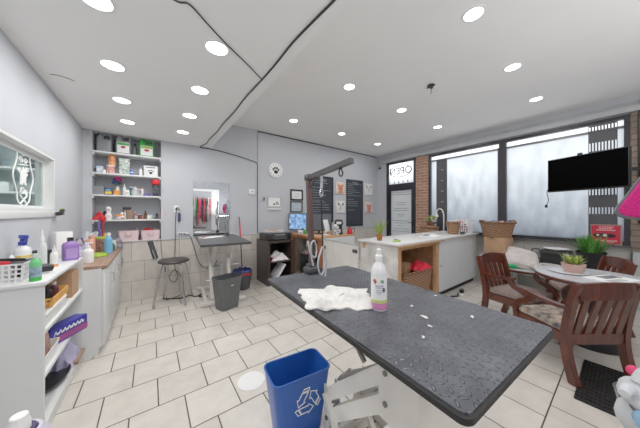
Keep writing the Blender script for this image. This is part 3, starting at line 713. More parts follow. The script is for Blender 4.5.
g = G(); g.ball((0, 0, -.07), .055, .04, .05); g.box((0, -.03, -.1), (.1, .06, .012), bev=.004); g.build('crown', RED, t)
g = G().tube([(0, .02, 0), (.0, 0, -.03)], .004); g.bar([(-.03, 0, -.1), (-.035, -.005, -.18), (-.02, -.005, -.22), (.0, -.005, -.24), (.03, 0, -.2), (.035, 0, -.1)], .02, .004, (0, 0, 1)); g.build('strap', DGREY, t)
t = carton('small_carton', 'dark blue carton below the hanging red cap', (.06, YS+.06, Z2), (.07, .06, .12), NAVY, art=[(.1, .5, .9, .8, MGREY)])
# lowest board
blobcloth('red_scarf', 'crumpled red fabric at the left of the lowest alcove shelf', (-.60, YS-.05, Z1), .065, .08, .13, RED, 16)
blobcloth('blue_scarf', 'crumpled navy fabric behind the red fabric in the alcove', (-.555, YS+.11, Z1), .05, .06, .15, NAVY, 9)
t = thing('figurine_bottle', 'white bottle shaped like a rounded figure on the lowest alcove shelf', 'bottle', (-.505, YS, Z1))
G().lathe([(.04, 0), (.045, .03), (.04, .07), (.024, .1), (.03, .13), (.034, .155), (.026, .185), (.01, .2)]).build('bottle_body', WPLAS, t)
G().ball((0, -.03, .15), .018, .008, .014).build('face_patch', LGREY, t)
G().ball((.01, -.042, .05), .018, .006, .018).build('emblem', SPINK, t)
t = thing('toy_duck', 'white and orange squeaky toy on the lowest alcove shelf', 'toy', (-.37, YS-.05, Z1))
g = G(); g.ball((0, 0, .035), .05, .035, .035); g.ball((.02, -.005, .085), .024); g.build('toy_body', WPLAS, t)
g = G(); g.ball((-.02, -.02, .06), .045, .025, .018); g.ball((.03, -.035, .02), .02, .02, .012); g.ball((.045, -.012, .082), .015, .012, .006); g.build('wing', ORANGE, t)
carton('small_carton', 'brown upright carton on the lowest alcove shelf', (-.262, YS, Z1), (.075, .06, .14), mat('brown_box', (142, 118, 102), .7), flap=CARD)
bottle('small_bottle', 'white slim bottle beside the brown carton', (-.318, YS, Z1), .15, .016, WPLAS, WPLAS, 'nozzle')
t = thing('camera_gadget', 'small black gadget lying on top behind the brown carton', 'gadget', (-.30, YS+.1, Z1))
g = G().box((0, 0, .08), (.09, .03, .16), bev=.006); g.build('gadget_body', BLACK, t); G().box((0, 0, .175), (.11, .035, .03), bev=.008).build('gadget_head', DGREY, t)
for k, (x, m, lb) in enumerate([(-.185, LGREY, 'small grey jar on the lowest alcove shelf, left of the red one'), (-.125, mat('rust_red', (168, 72, 64), .5), 'small rust red jar on the lowest alcove shelf'), (-.155, BROWN, 'little brown jar between the grey and red jars')]):
    cannister('small_jar', lb, (x, YS-.02+.05*(k == 2), Z1), .02, .05+.012*k, m, WPLAS if k != 1 else BLACK, 'jar')
t = thing('white_mug', 'white mug near the right end of the lowest alcove shelf', 'mug', (-.02, YS-.02, Z1))
G().lathe([(.026, 0), (.03, .01), (.03, .065), (.027, .065), (.025, .01)]).build('mug_body', WPLAS, t)
G().tube([(.028, 0, .05), (.046, 0, .048), (.046, 0, .02), (.028, 0, .016)], .004).build('handle', WPLAS, t)
t = thing('black_clipper', 'black hair clipper standing at the right end of the lowest alcove shelf', 'clipper', (.08, YS-.02, Z1))
G().box((0, 0, .012), (.085, .06, .024), bev=.008).build('charging_base', BLACK, t)
G().stack([(.03, .03, .01, .024), (.036, .034, .012, .06), (.03, .03, .01, .095)]).build('clipper_body', DGREY, t)
for i, (x0, x1, lb) in enumerate([(-.398, -.145, 'pale pink canvas storage bin at the left in the alcove bottom'), (-.128, .128, 'pale pink canvas storage bin with red cloth spilling out')]):
    w = x1-x0
    t = thing('canvas_bin', lb, 'storage bin', ((x0+x1)/2, YS+.02, Z0), 0, 'pink canvas bins')
    g = G().shell(w*.9, .2, w, .22, .155, .006, .035); g.build('bin_body', SPINK, t)
    g = G().tube([(-.03, -.112, .12), (-.03, -.122, .09), (.03, -.122, .09), (.03, -.112, .12)], .005); g.build('handle', mat('pink_rope', (214, 170, 176), .8), t)
blobcloth('red_towel', 'red cloth lying over the right canvas bin in the alcove', (-.03, YS+.0, Z0+.135), .08, .05, .055, RED, 12)
blobcloth('white_towel', 'white cloth inside the right canvas bin in the alcove', (.05, YS+.06, Z0+.12), .055, .05, .05, CLOTHW, 13)
bottle('small_bottle', 'white bottle standing behind the left canvas bin', (-.18, YB+.25, Z0), .2, .02, WPLAS, WPLAS, 'nozzle')

# ------------------------------------------------------------------ left base cabinets
CT = .82
t = thing('base_cabinet', 'long white base cabinet with doors along the left wall', 'cabinet', (0, 0, 0))
G().b2((XL+.004, 2.985, 0), (-.40, YB-.02, .08)).b2((XL+.004, 2.985, .08), (-.375, YB-.02, CT)).build('carcass', WHITE, t)
for k in range(3):
    y0 = 2.99+k*.498; d = G().b2((-.374, y0, .085), (-.356, y0+.488, CT-.01), bev=.003).build('door', WHITE, t)
    G().tube([(-.356, y0+.46, .58), (-.335, y0+.46, .58), (-.335, y0+.46, .68), (-.356, y0+.46, .68)], .005, smooth=False).build('handle', CHROME, d)
solo(G().b2((XL+.003, 2.985, CT), (-.335, YB-.032, CT+.03), bev=.004), 'worktop', BROWNTOP, 'brown laminate worktop on the white base cabinets at the left', 'worktop')
Zc = CT+.03
bottle('peach_canister', 'tall peach colored canister bottle on the brown worktop', (-.60, 4.05, Zc), .21, .065, PEACH, PEACH, 'flip', 'bottle')
cannister('biscuit_jar', 'glass jar of brown treats beside the peach canister', (-.505, 4.02, Zc), .058, .19, mat('treat_jar', (176, 140, 116), .3, scale=45, tint=(92, 56, 40)), mat('jar_lid_lime', (190, 206, 60), .4), 'jar')
bottle('shampoo_bottle', 'light blue bottle with a white cap on the brown worktop', (-.425, 3.86, Zc), .25, .04, SKYB, WPLAS, 'flip')
t = thing('pet_dish', 'low lime green dish on the brown worktop', 'dish', (-.49, 3.62, Zc))
G().lathe([(.075, 0), (.085, .008), (.075, .035), (.068, .035), (.06, .012)], n=24).build('dish_body', LIME, t)
bottle('pump_bottle', 'white pump bottle standing near the front of the brown worktop', (-.505, 3.22, Zc), .205, .042, WPLAS, WPLAS, 'pump', labelmat=PAPER)
t = thing('gallon_jug', 'purple translucent jug with a black cap at the far end of the shelf unit top', 'jug', (-.545, 2.80, .955), R(25))
G().stack([(.088, .07, .02, 0), (.096, .076, .024, .01), (.096, .076, .024, .125), (.08, .064, .024, .145), (.042, .042, .018, .155), (.036, .036, .016, .163)]).build('jug_body', PURP, t)
G().lathe([(.02, .162), (.02, .188), (.017, .19)]).build('cap', BLACK, t)
G().b2((-.035, -.0395, .02), (.035, -.0378, .10)).build('jug_label', mat('lilac_label', (172, 142, 206), .5), t)
blobcloth('patterned_pouch', 'purple and white patterned pouch behind the white pump bottle', (-.60, 3.6, Zc), .06, .07, .19, mat('paisley', (92, 74, 150), .7, scale=60, tint=(220, 214, 232)), 21, 'pouch')
blobcloth('grey_bag', 'crumpled grey and black bag at the back corner of the worktop', (-.42, 4.34, Zc), .09, .09, .19, mat('grey_bag', (150, 148, 156), .6, scale=20, tint=(50, 50, 56)), 22, 'bag')
blobcloth('clear_bag', 'puffed clear plastic bag in the corner behind the bottles', (-.645, 4.25, Zc), .085, .1, .33, CLEAR, 23, 'bag')
blobcloth('dark_bag', 'dark purple crumpled bag against the wall behind the pouch', (-.68, 3.82, Zc), .06, .12, .2, mat('plum_bag', (98, 84, 108), .6, scale=26, tint=(200, 190, 200)), 25, 'bag')
t = thing('lead_bundle', 'red and purple lead bundle hanging down over the alcove edge', 'leash', (-.57, YB-.04, 1.225))
g = G().tube([(0, .03, .03), (-.01, 0, .02), (-.02, -.01, -.06), (-.01, -.012, -.16), (.0, -.01, -.26)], .012); g.build('purple_strap', mat('violet_strap', (120, 96, 180), .6), t)
g = G().tube([(.03, .03, .05), (.03, -.01, .0), (.025, -.015, -.12), (.02, -.012, -.3)], .009); g.ball((.02, -.005, .04), .035, .03, .05); g.build('red_strap', RED, t)
cannister('white_cup', 'cream lidded cup at the back of the worktop below the alcove', (-.42, 4.2, Zc), .035, .12, OFFW, WPLAS, 'cup')
cannister('treat_tub', 'amber brown lidded tub between the peach canister and the wall', (-.68, 4.12, Zc), .04, .16, mat('amber_tub', (150, 100, 66), .4, scale=40, tint=(200, 160, 120)), WPLAS, 'tub')
bottle('spray_bottle', 'slim lilac spray bottle behind the peach canister', (-.585, 4.22, Zc), .25, .03, mat('lilac_bottle', (176, 160, 206), .35), WPLAS, 'spray', rz=R(-60))
bottle('small_bottle', 'yellow capped clear bottle behind the treat jar', (-.50, 4.2, Zc), .22, .026, mat('cloudy', (214, 216, 214), .3), YELLOW, 'flip')
carton('small_carton', 'small purple and white carton leaning by the wall on the brown worktop', (-.69, 3.95, Zc), (.05, .12, .19), DPURP, R(4), art=[(.1, .3, .9, .7, WPLAS)])
bottle('small_bottle', 'little dark green bottle at the worktop end', (-.40, 4.08, Zc), .09, .02, mat('bottle_green', (70, 96, 60), .3), BLACK, 'flip')

# ------------------------------------------------------------------ open white shelf unit in the left foreground
UX0, UX1, UY0, UY1, UT = XL+.004, -.50, 2.02, 2.98, .955
t = thing('open_shelf_unit', 'tall white open shelf unit in the left foreground', 'shelf unit')
G().b2((UX0, UY0, 0), (UX1, UY0+.022, UT-.022)).build('side_panel', WHITE, t)
G().b2((UX0, UY1-.022, 0), (UX1, UY1, UT-.022)).build('side_panel', WHITE, t)
G().b2((UX0-.002, UY0-.012, UT-.022), (UX1+.012, 2.90, UT), bev=.003).build('top_board', WHITE, t)
G().b2((UX0, UY0+.022, .0), (UX0+.012, UY1-.022, UT-.022)).build('back_panel', LGREY, t)
S1, S2, S3 = .66, .40, .10
for z in (S1, S2): G().b2((UX0+.012, UY0+.022, z-.02), (UX1, UY1-.022, z)).build('shelf_board', WHITE, t)
G().b2((UX0+.012, UY0+.022, S3-.02), (UX1, UY1-.022, S3)).b2((UX1-.03, UY0+.022, 0), (UX1-.012, UY1-.022, S3-.02)).build('bottom_board', WHITE, t)
# on the top
def lattice(g, w0, d0, w1, d1, h, nx, ny, nz, b=.006, t=.004):
    for k in range(nz+1):
        f = k/nz; w = w0+(w1-w0)*f; d = d0+(d1-d0)*f; z = h*f; th = b if k else b*1.6
        for s in (-1, 1):
            g.box((0, s*d/2, z+b/2), (w+t, t, th)); g.box((s*w/2, 0, z+b/2), (t, d+t, th))
    for s in (-1, 1):
        for i in range(nx+1):
            f = i/nx-.5; g.bar([(f*w0, s*d0/2, 0), (f*w1, s*d1/2, h)], b, t, (1, 0, 0))
        for i in range(1, ny):
            f = i/ny-.5; g.bar([(s*w0/2, f*d0, 0), (s*w1/2, f*d1, h)], b, t, (0, 1, 0))
    g.b2((-w0/2, -d0/2, 0), (w0/2, d0/2, .004))
t = thing('plastic_basket', 'white plastic basket with square holes holding brushes, on the shelf unit top', 'basket', (-.665, 2.17, UT))
g = G(); lattice(g, .15, .24, .165, .26, .105, 7, 10, 4, .008); g.build('basket_body', WPLAS, t)
for k, (x, y, rz, m, lb) in enumerate([(-.66, 2.12, .3, RED, 'red handled grooming brush in the white basket'), (-.685, 2.2, -.5, DPURP, 'purple handled grooming brush in the white basket'), (-.645, 2.24, .8, BLACK, 'black handled slicker brush in the white basket')]):
    t = thing('grooming_brush', lb, 'brush', (x, y, UT+.095), rz)
    G().bar([(-.10, 0, .03), (-.03, 0, .02), (.01, 0, .012)], .03, .018).build('handle', m, t)
    G().box((.04, 0, .0), (.07, .05, .022), bev=.006).build('brush_head', DGREY, t)
t = bottle('green_shampoo_bottle', 'small bottle of bright green liquid at the front of the shelf unit top', (-.545, 2.075, UT), .16, .024, mat('green_liquid', (110, 206, 130), .2), mat('pale_cap', (206, 226, 214), .4), 'flip', labelmat=mat('blue_label', (176, 206, 226), .5, scale=30, tint=(90, 110, 120)), liquid=GREEN)
bottle('tall_squeeze_bottle', 'tall frosted white squeeze bottle with pointed nozzle on the shelf unit', (-.61, 2.44, UT), .28, .022, mat('frosted_white', (226, 230, 230), .3), WPLAS, 'nozzle')
t = bottle('dropper_bottle', 'small white dropper bottle with orange label on the shelf unit', (-.575, 2.53, UT), .16, .021, WPLAS, WPLAS, 'nozzle', labelmat=WPLAS, liquid=ORANGE)
t = carton('black_box', 'black box with a white sticker on the shelf unit against the wall', (-.69, 2.72, UT), (.11, .12, .105), DBLACK, R(60), art=[(.55, .05, .9, .45, WPLAS)])
t = carton('white_box', 'plain white upright box at the back on the brown worktop', (-.675, 3.2, Zc), (.115, .08, .32), PAPER, R(35), flap=WPLAS)
t = bottle('spray_bottle', 'white spray bottle with blue trigger and yellow band on the shelf unit', (-.70, 2.45, UT), .25, .04, WPLAS, mat('trigger_blue', (46, 64, 170), .4), 'spray', rz=R(-50), labelmat=YELLOW)
blobcloth('white_pouch', 'white plastic pouch lying behind the basket on the shelf unit', (-.705, 2.33, UT), .04, .07, .13, mat('white_pouch', (214, 218, 222), .4), 33, 'pouch')
t = thing('hair_dryer', 'black hand dryer lying behind the white basket', 'hair dryer', (-.60, 2.28, UT), R(30))
G().tube([(-.08, 0, .035), (-.02, 0, .037), (.04, 0, .035), (.075, 0, .03)], .034, n=14, r1=.024).build('barrel', BLACK, t)
G().tube([(-.04, 0, .03), (-.05, -.05, .022), (-.05, -.1, .018)], .018).build('handle', DGREY, t)
# inside
carton('cardboard_box', 'tan cardboard box at the back of the upper shelf in the white unit', (-.60, 2.80, S1), (.17, .2, .2), CARD, flap=CARD)
carton('cardboard_box', 'brown cardboard box standing at the left on the upper shelf in the unit', (-.655, 2.56, S1), (.14, .18, .22), mat('cardboard_dark', (150, 112, 84), .8), flap=CARD)
t = thing('storage_tray', 'flat white plastic container under the orange basket on the upper shelf', 'container', (-.585, 2.32, S1))
G().stack([(.14, .42, .02, 0), (.15, .44, .025, .07)]).build('container_body', mat('milky_plastic', (222, 224, 222), .4), t); G().stack([(.155, .445, .025, .0705), (.15, .44, .025, .08)]).build('lid', WPLAS, t)
SB = S1+.0805
t = thing('orange_basket', 'yellow orange plastic basket of bottles on the upper shelf in the unit', 'basket', (-.585, 2.38, SB))
g = G(); lattice(g, .13, .30, .15, .34, .05, 5, 10, 2, .014); g.build('basket_body', mat('amber_plastic', (240, 176, 86), .4), t)
for k, (x, y, m, c, lb) in enumerate([(-.61, 2.28, WPLAS, BLACK, 'white bottle with black cap at the near end of the orange basket'), (-.56, 2.33, BLACK, BLACK, 'black bottle in the orange basket'), (-.61, 2.40, WPLAS, WPLAS, 'plain white bottle in the middle of the orange basket'), (-.555, 2.44, mat('wine', (96, 40, 50), .4), WPLAS, 'wine red bottle in the orange basket'), (-.60, 2.5, BLACK, WPLAS, 'black bottle with white cap at the far end of the orange basket')]):
    bottle('small_bottle', lb, (x, y, SB+.0045), .115, .022, m, c, 'flip')
t = thing('wipes_box', 'blue and purple printed carton lying on the middle shelf', 'box', (-.535, 2.56, S2), R(-29))
G().box((0, 0, .06), (.09, .30, .12), bev=.004).build('box_body', mat('royal_blue', (44, 44, 148), .35), t)
G().b2((.0445, -.15, .012), (.0465, .15, .055)).b2((-.045, -.1515, .012), (.045, -.1495, .055)).build('printed_band', mat('magenta_band', (150, 60, 130), .4), t)
g = G(); yy = -.12
for k in range(7):
    g.tube([(.0465, yy, .07), (.0465, yy+.012, .096), (.0465, yy+.022, .07), (.0465, yy+.03, .085)], .0035, n=5, sub=3); yy += .034
g.build('lettering', WPLAS, t)
blobcloth('folded_towel', 'white folded cloth at the back of the middle shelf in the unit', (-.66, 2.72, S2), .07, .10, .11, CLOTHW, 41, 'towel')
blobcloth('lilac_bag', 'translucent lilac plastic bag under the blue carton', (-.575, 2.80, S3), .07, .14, .26, mat('lilac_film', (196, 190, 226), .3, alpha=.8), 42, 'bag')
t = thing('treat_bag', 'purple and yellow treat bag in the white tub on the middle shelf', 'bag', (-.585, 2.23, S2+.006))
def tb(u, v):
    a = u*2*PI; return (.055*math.cos(a)*(1-.5*v**3), .13*math.sin(a)*(1-.15*v), .005+.2*v)
G().grid(tb, 20, 8).build('bag_body', mat('treat_print', (222, 178, 92), .5, scale=30, tint=(120, 84, 140)), t)
G().lathe([(.05, .2), (.035, .22), (.045, .24)], sy=1.8).build('bag_top', mat('bag_purple', (130, 96, 150), .5), t)
t = thing('black_tray', 'black oval tray on the bottom board of the white unit', 'tray', (-.60, 2.55, S3))
G().lathe([(.07, 0), (.085, .01), (.1, .04), (.096, .04), (.08, .014)], sy=2.0, n=28).build('tray_body', BLACK, t)
t = thing('white_scoop_tub', 'white plastic tub at the near end of the middle shelf in the unit', 'tub', (-.575, 2.21, S2))
G().shell(.11, .24, .14, .30, .09, .004, .03).build('tub_body', WPLAS, t)
t = thing('wood_offcut', 'brown wooden board end lying on the bottom of the unit', 'board', (-.56, 2.82, S3))
G().box((0, 0, .0), (.001, .001, .0)).box((.02, 0, .013), (.12, .24, .026), bev=.003).build('board_body', BROWNTOP, t)
# clip device on the left wall beside the interior window
t = thing('wall_clip_device', 'small black device sticking out at the corner of the interior window', 'device', (XL+.021, 3.33, 1.345))
G().box((.02, 0, .0), (.045, .08, .035), ry=R(-20), bev=.006).build('device_body', BLACK, t)
G().box((.03, .03, .028), (.03, .05, .025), ry=R(-20), bev=.004).build('device_head', DGREY, t); G().box((.03, .03, .046), (.025, .045, .008), ry=R(-20)).build('lime_patch', LIME, t)

# ------------------------------------------------------------------ back wall: mirror, sockets, clipper
t = thing('wall_mirror', 'frameless rectangular mirror on the back wall above the small table', 'mirror', (.892, YB, .93))
mm = bpy.data.materials.new('mirror_silver'); mm.use_nodes = True
b = mm.node_tree.nodes['Principled BSDF']; b.inputs['Metallic'].default_value = 1; b.inputs['Roughness'].default_value = .02; b.inputs['Base Color'].default_value = (.86, .88, .9, 1)
G().b2((-.302, -.010, 0), (.302, -.004, .98)).build('mirror_glass', mm, t)
g = G().b2((-.304, -.004, -.002), (.304, 0, .982))
for x in (-.25, .25): g.b2((x-.015, -.013, -.006), (x+.015, -.0105, .012)); g.b2((x-.015, -.013, .968), (x+.015, -.0105, .986))
g.build('mounting_clips', LGREY, t)
t = thing('wall_socket', 'white socket plate on the back wall holding the clipper cord', 'socket', (.345, YB, 1.41))
G().box((0, -.004, 0), (.075, .008, .115), bev=.003).build('plate', WPLAS, t)
G().box((0, -.015, .0), (.03, .022, .03), bev=.004).build('plug', BLACK, t)
t = thing('hair_clipper', 'dark blue hair clipper hanging from its cord on the back wall', 'clipper', (.385, YB-.02, 1.20))
G().stack([(.034, .03, .01, 0), (.042, .034, .012, .05), (.038, .034, .012, .11), (.03, .028, .01, .145)]).build('clipper_body', NAVY, t)
G().box((0, 0, .155), (.032, .012, .024), bev=.002).build('blade', CHROME, t)
solo(G().tube([(.385, YB-.02, 1.365), (.37, YB-.02, 1.43), (.347, YB-.034, 1.42), (.33, YB-.03, 1.2), (.325, YB-.025, .8), (.32, YB-.04, .45), (.36, YB-.1, .3), (.30, YB-.12, .22), (.24, YB-.1, .30), (.3, YB-.15, .42), (.4, YB-.1, .3), (.42, YB-.2, .06), (.3, YB-.25, .012), (.18, YB-.3, .01)], .0055, n=6), 'clipper_cable', BLACK, 'black clipper cord hanging down the tiled wall behind the stool', 'cord')
t = thing('power_strip', 'white power strip with black plugs on the wall above the tiles', 'power strip', (.433, YB, .985))
G().box((0, -.014, 0), (.16, .028, .05), bev=.006).build('strip_body', WPLAS, t)
g = G()
for x in (-.05, -.015, .02): g.box((x, -.042, .008), (.022, .03, .024), bev=.004)
g.build('plugs', BLACK, t)
solo(G().tube([(.47, YB-.045, .985), (.54, YB-.05, .95), (.60, YB-.05, .75), (.66, YB-.05, .52), (.75, YB-.05, .38), (.86, YB-.07, .36), (.93, YB-.1, .42), (.95, YB-.12, .5)], .006, n=6), 'extension_cable', BLACK, 'black power cord curving from the power strip to the small table', 'cord')
solo(G().tube([(.15, YB-.2, .01), (.3, YB-.3, .01), (.42, YB-.35, .01), (.5, YB-.28, .01), (.58, YB-.4, .01), (.68, YB-.32, .01), (.62, YB-.45, .01), (.74, YB-.5, .01)], .009, n=6), 'tangled_cord', BLACK, 'tangled black cord lying on the floor behind the stool', 'cord')
solo(G().tube([(.13, YB-.02, .90), (.14, YB-.03, .7), (.17, YB-.025, .55), (.19, YB-.035, .44)], .004, n=6).box((.195, YB-.035, .42), (.03, .03, .07), bev=.005), 'charger_cord', DGREY, 'thin cord with dark plug hanging from the alcove ledge', 'cord')
t = thing('thermostat', 'white square thermostat box on the back wall left of the black cable', 'thermostat', (1.63, YB, 1.765))
G().box((0, -.015, 0), (.13, .03, .105), bev=.006).build('housing', WPLAS, t); G().box((.01, -.031, .01), (.06, .003, .03)).build('display', LGREY, t)
t = thing('light_switch', 'small dark grey switch box right of the black cable', 'switch', (1.885, YB, 1.64))
G().box((0, -.012, 0), (.075, .024, .09), bev=.004).build('plate', LGREY, t); G().box((0, -.026, 0), (.035, .006, .05), bev=.002).build('rocker', DGREY, t)
t = thing('wall_sticker', 'small pink paw sticker beside the alcove', 'sticker', (.19, YB, 1.33))
g = G()
for x, z, r in ((0, 0, .016), (-.018, .02, .007), (-.006, .028, .007), (.008, .028, .007), (.02, .018, .007), (0, -.05, .014), (-.015, -.03, .006), (.0, -.027, .006), (.014, -.03, .006)): g.ball((x, -.002, z), r, .0015, r)
g.build('sticker_print', mat('sticker_pink', (222, 176, 186), .6), t)

# stool
t = thing('bar_stool', 'stool with round black seat, small backrest and grey metal legs', 'stool', (.28, 4.06, 0), R(-20))
SZ = .60
G().lathe([(.17, SZ), (.2, SZ+.012), (.205, SZ+.03), (.19, SZ+.048), (.1, SZ+.055)], n=28).build('seat', mat('seat_vinyl', (58, 54, 54), .5), t)
for a in (45, 135, 225, 315):
    c, s = math.cos(R(a)), math.sin(R(a))
    G().tube([(.15*c, .15*s, SZ), (.19*c, .19*s, SZ-.1), (.245*c, .245*s, .2), (.285*c, .285*s, .008)], .0125).build('leg', CHROME, t)
G().tube([(-.15, .0, SZ-.01), (-.22, .0, SZ+.02), (-.255, .0, SZ+.12), (-.28, 0, SZ+.2)], .012).build('back_post', CHROME, t)
G().grid(lambda u, v: (-.262-.07*v+.03*(2*u-1)**2, (u-.5)*.17, SZ+.08+.25*v), 10, 6, .02).build('backrest', DGREY, t)

# small scissor grooming table at the back wall
def grooming_arm(root, x, y, z0, h, m, over):
    pass
t = thing('grooming_table', 'small black-topped grooming table on white scissor legs by the back wall', 'grooming table', (.855, 3.70, 0), R(-5))
TZ = .955
G().stack([(.62, 1.28, .03, TZ-.03), (.62, 1.28, .03, TZ)]).build('tabletop', mat('black_rubber_top', (62, 62, 66), .4, var=.12, scale=14, bump=.4, bscale=90), t)
for y in (-.12, .68):
    G().box((.03, y, .035), (.62, .07, .05), bev=.006).build('foot_bar', OFFW, t)
G().box((-.2, .28, .035), (.05, .76, .04), bev=.004).box((.26, .28, .035), (.05, .76, .04), bev=.004).build('base_rail', OFFW, t)
for s in (-.12, .14):
    G().bar([(s, -.08, .075), (s, .42, TZ-.05)], .045, .05, (1, 0, 0)).build('scissor_arm', OFFW, t)
    G().bar([(s+.05, .6, .075), (s+.05, .02, TZ-.05)], .045, .05, (1, 0, 0)).build('scissor_arm', OFFW, t)
G().b2((-.26, -.05, TZ-.06), (.32, .0, TZ-.03)).b2((-.26, .4, TZ-.06), (.32, .45, TZ-.03)).build('top_frame', OFFW, t)
G().tube([(-.2, .18, .5), (.3, .18, .5)], .014, smooth=False).tube([(-.2, .05, .32), (.3, .05, .32)], .014, smooth=False).build('crossbar', CHROME, t)
g = G().box((.03, .1, .52), (.05, .05, .1), bev=.006).tube([(.03, .1, .47), (.03, .06, .3)], .018, smooth=False); g.build('gas_spring', LGREY, t)
t = thing('grooming_post', 'chrome grooming arm with dangling loops clamped to the small table', 'grooming arm', (1.07, 4.12, TZ))
G().box((0, 0, .02), (.05, .06, .04), bev=.005).box((0, 0, -.03+.06), (.03, .03, .05)).build('clamp', DGREY, t)
G().tube([(0, 0, .0), (0, 0, .62)], .011, smooth=False).build('pole', CHROME, t)
g = G().tube([(0, 0, .6), (.03, -.01, .58), (.035, -.01, .45), (.03, -.015, .3), (-.02, -.015, .15), (-.03, -.01, .3), (-.012, -.01, .5)], .006); g.tube([(.01, -.012, .5), (-.03, -.02, .42), (.02, -.02, .33), (-.02, -.02, .22), (.01, -.02, .1)], .007); g.build('loop', MGREY, t)
t = thing('paper_sheets', 'white papers lying on the small grooming table', 'papers', (.77, 3.95, TZ), R(20))
g = G().box((0, 0, .002), (.3, .2, .004)); g.box((.05, -.06, .006), (.28, .1, .004), rz=.3); g.build('sheets', PAPER, t)
g = G().box((-.1, .03, .008), (.06, .02, .012), bev=.003); g.build('red_pen', RED, t)

t = thing('waste_bin', 'grey tapered plastic waste bin in front of the small grooming table', 'waste bin', (.875, 3.40, 0), R(15))
G().shell(.26, .22, .35, .27, .44, .006, .05, lip=.008).build('bin_body', BIN_GREY, t)
G().b2((-.02, -.141, .33), (.02, -.138, .345)).build('badge', LGREY, t)
t = thing('mop_bucket', 'dark bucket with blue and red liner beside the small table', 'bucket', (1.31, 4.08, 0))
G().shell(.25, .25, .32, .32, .32, .006, .12).build('bucket_body', mat('bucket_dark', (64, 64, 70), .45), t)
rn = random.Random(2)
G().grid(lambda u, v: ((.166-.02*v)*math.cos(u*2*PI), (.166-.02*v)*math.sin(u*2*PI), .29+.05*v+.012*math.sin(9*u*2*PI)), 40, 3).build('blue_liner', mat('blue_film', (52, 72, 170), .35), t)
G().grid(lambda u, v: ((.168+.004*v)*math.cos(u*2*PI), (.168+.004*v)*math.sin(u*2*PI), .262+.03*v+.01*math.sin(7*u*2*PI)), 40, 2).build('red_liner', REDP, t)
t = thing('mop', 'mop with a red grip leaning on the back wall in the dark bucket', 'mop', (1.35, 4.18, .007))
G().tube([(0, 0, .05), (.01, .12, .65), (.02, .27, 1.26)], .011, smooth=False).build('handle', DGREY, t)
G().tube([(.0135, .165, .86), (.0185, .245, 1.16)], .0145, smooth=False).build('red_grip', REDP, t)
G().ball((0, 0, .045), .07, .07, .045).build('mop_head', BLUE, t)

# ------------------------------------------------------------------ back wall pictures
t = thing('wall_clock', 'round white wall clock with a black paw in the middle', 'clock', (2.155, YB, 2.255))
g = G(); g.T = Matrix.Rotation(R(90), 4, 'X'); g.lathe([(.155, 0), (.16, .008), (.16, .025), (.148, .028)], n=40); g.build('rim', WPLAS, t)
g = G(); g.T = Matrix.Rotation(R(90), 4, 'X'); g.lathe([(.147, .024), (.147, .026)], n=40); g.build('dial', PAPER, t)
g = G()
for k in range(12):
    a = k*PI/6; g.box((.125*math.sin(a), -.027, .125*math.cos(a)), (.012, .003, .022), ry=a)
g.build('hour_marks', DGREY, t)
g = G()
for x, z, rx, rz in ((0, -.035, .05, .04), (-.062, .015, .02, .028), (-.024, .048, .02, .03), (.024, .048, .02, .03), (.062, .015, .02, .028)): g.ball((x, -.028, z), rx, .003, rz)
g.build('paw_print', DBLACK, t)
def framed(name, label, x0, x1, z0, z1, fm, cm, fw=.02, cat='picture'):
    t = thing(name, label, cat, ((x0+x1)/2, YB, z0)); w = x1-x0; h = z1-z0; d = .022
    g = G(); g.b2((-w/2, -d, 0), (w/2, 0, fw)); g.b2((-w/2, -d, h-fw), (w/2, 0, h)); g.b2((-w/2, -d, fw), (-w/2+fw, 0, h-fw)); g.b2((w/2-fw, -d, fw), (w/2, 0, h-fw)); g.build('frame', fm, t)
    G().b2((-w/2+fw, -d*.5, fw), (w/2-fw, 0, h-fw)).build('print', cm, t)
    return t, w, h
def marks(t, rows, m, y=-.013, hh=.008, seed=0, name='lettering'):
    g = G(); r = random.Random(seed)
    for (x0, x1, z) in rows:
        k = x0
        while k < x1-.01:
            l = min(r.uniform(.015, .05), x1-k); g.box((k+l/2, y, z+r.uniform(-.003, .003)), (l, .002, hh)); k += l+r.uniform(.008, .018)
    return g.build(name, m, t)
t, w, h = framed('notice_board', 'small white framed board with sketched paw marks on the back wall', 1.975, 2.275, 1.47, 1.69, LGREY, PAPER, .012)
g = G()
for x, z, r in ((-.0, .06, .02), (.06, .09, .022), (.09, .06, .016), (.04, .05, .012), (-.02, .05, .012)): g.ball((x, -.012, z), r, .002, r)
g.build('paw_marks', DGREY, t)
G().box((0, -.02, -.045), (.3, .04, .03), bev=.003).build('pen_ledge', WPLAS, t)
t, w, h = framed('certificate_frame', 'upper black framed certificate on the back wall', 2.515, 2.845, 1.625, 1.875, BLACK, PAPER, .035); marks(t, [(-.08, .08, .16), (-.1, .1, .13), (-.06, .06, .1), (-.09, .09, .08)], MGREY, hh=.006)
t, w, h = framed('certificate_frame', 'lower black framed certificate with pale blue sheet on the back wall', 2.515, 2.835, 1.355, 1.605, BLACK, mat('pale_blue_sheet', (176, 190, 204), .6), .022); marks(t, [(-.08, .08, .17), (-.1, .1, .14), (-.1, .1, .11)], WPLAS, hh=.005)
BOARD = mat('chalkboard', (44, 50, 60), .7, var=.15, scale=5)
CHALK = mat('chalk', (150, 158, 166), .9)
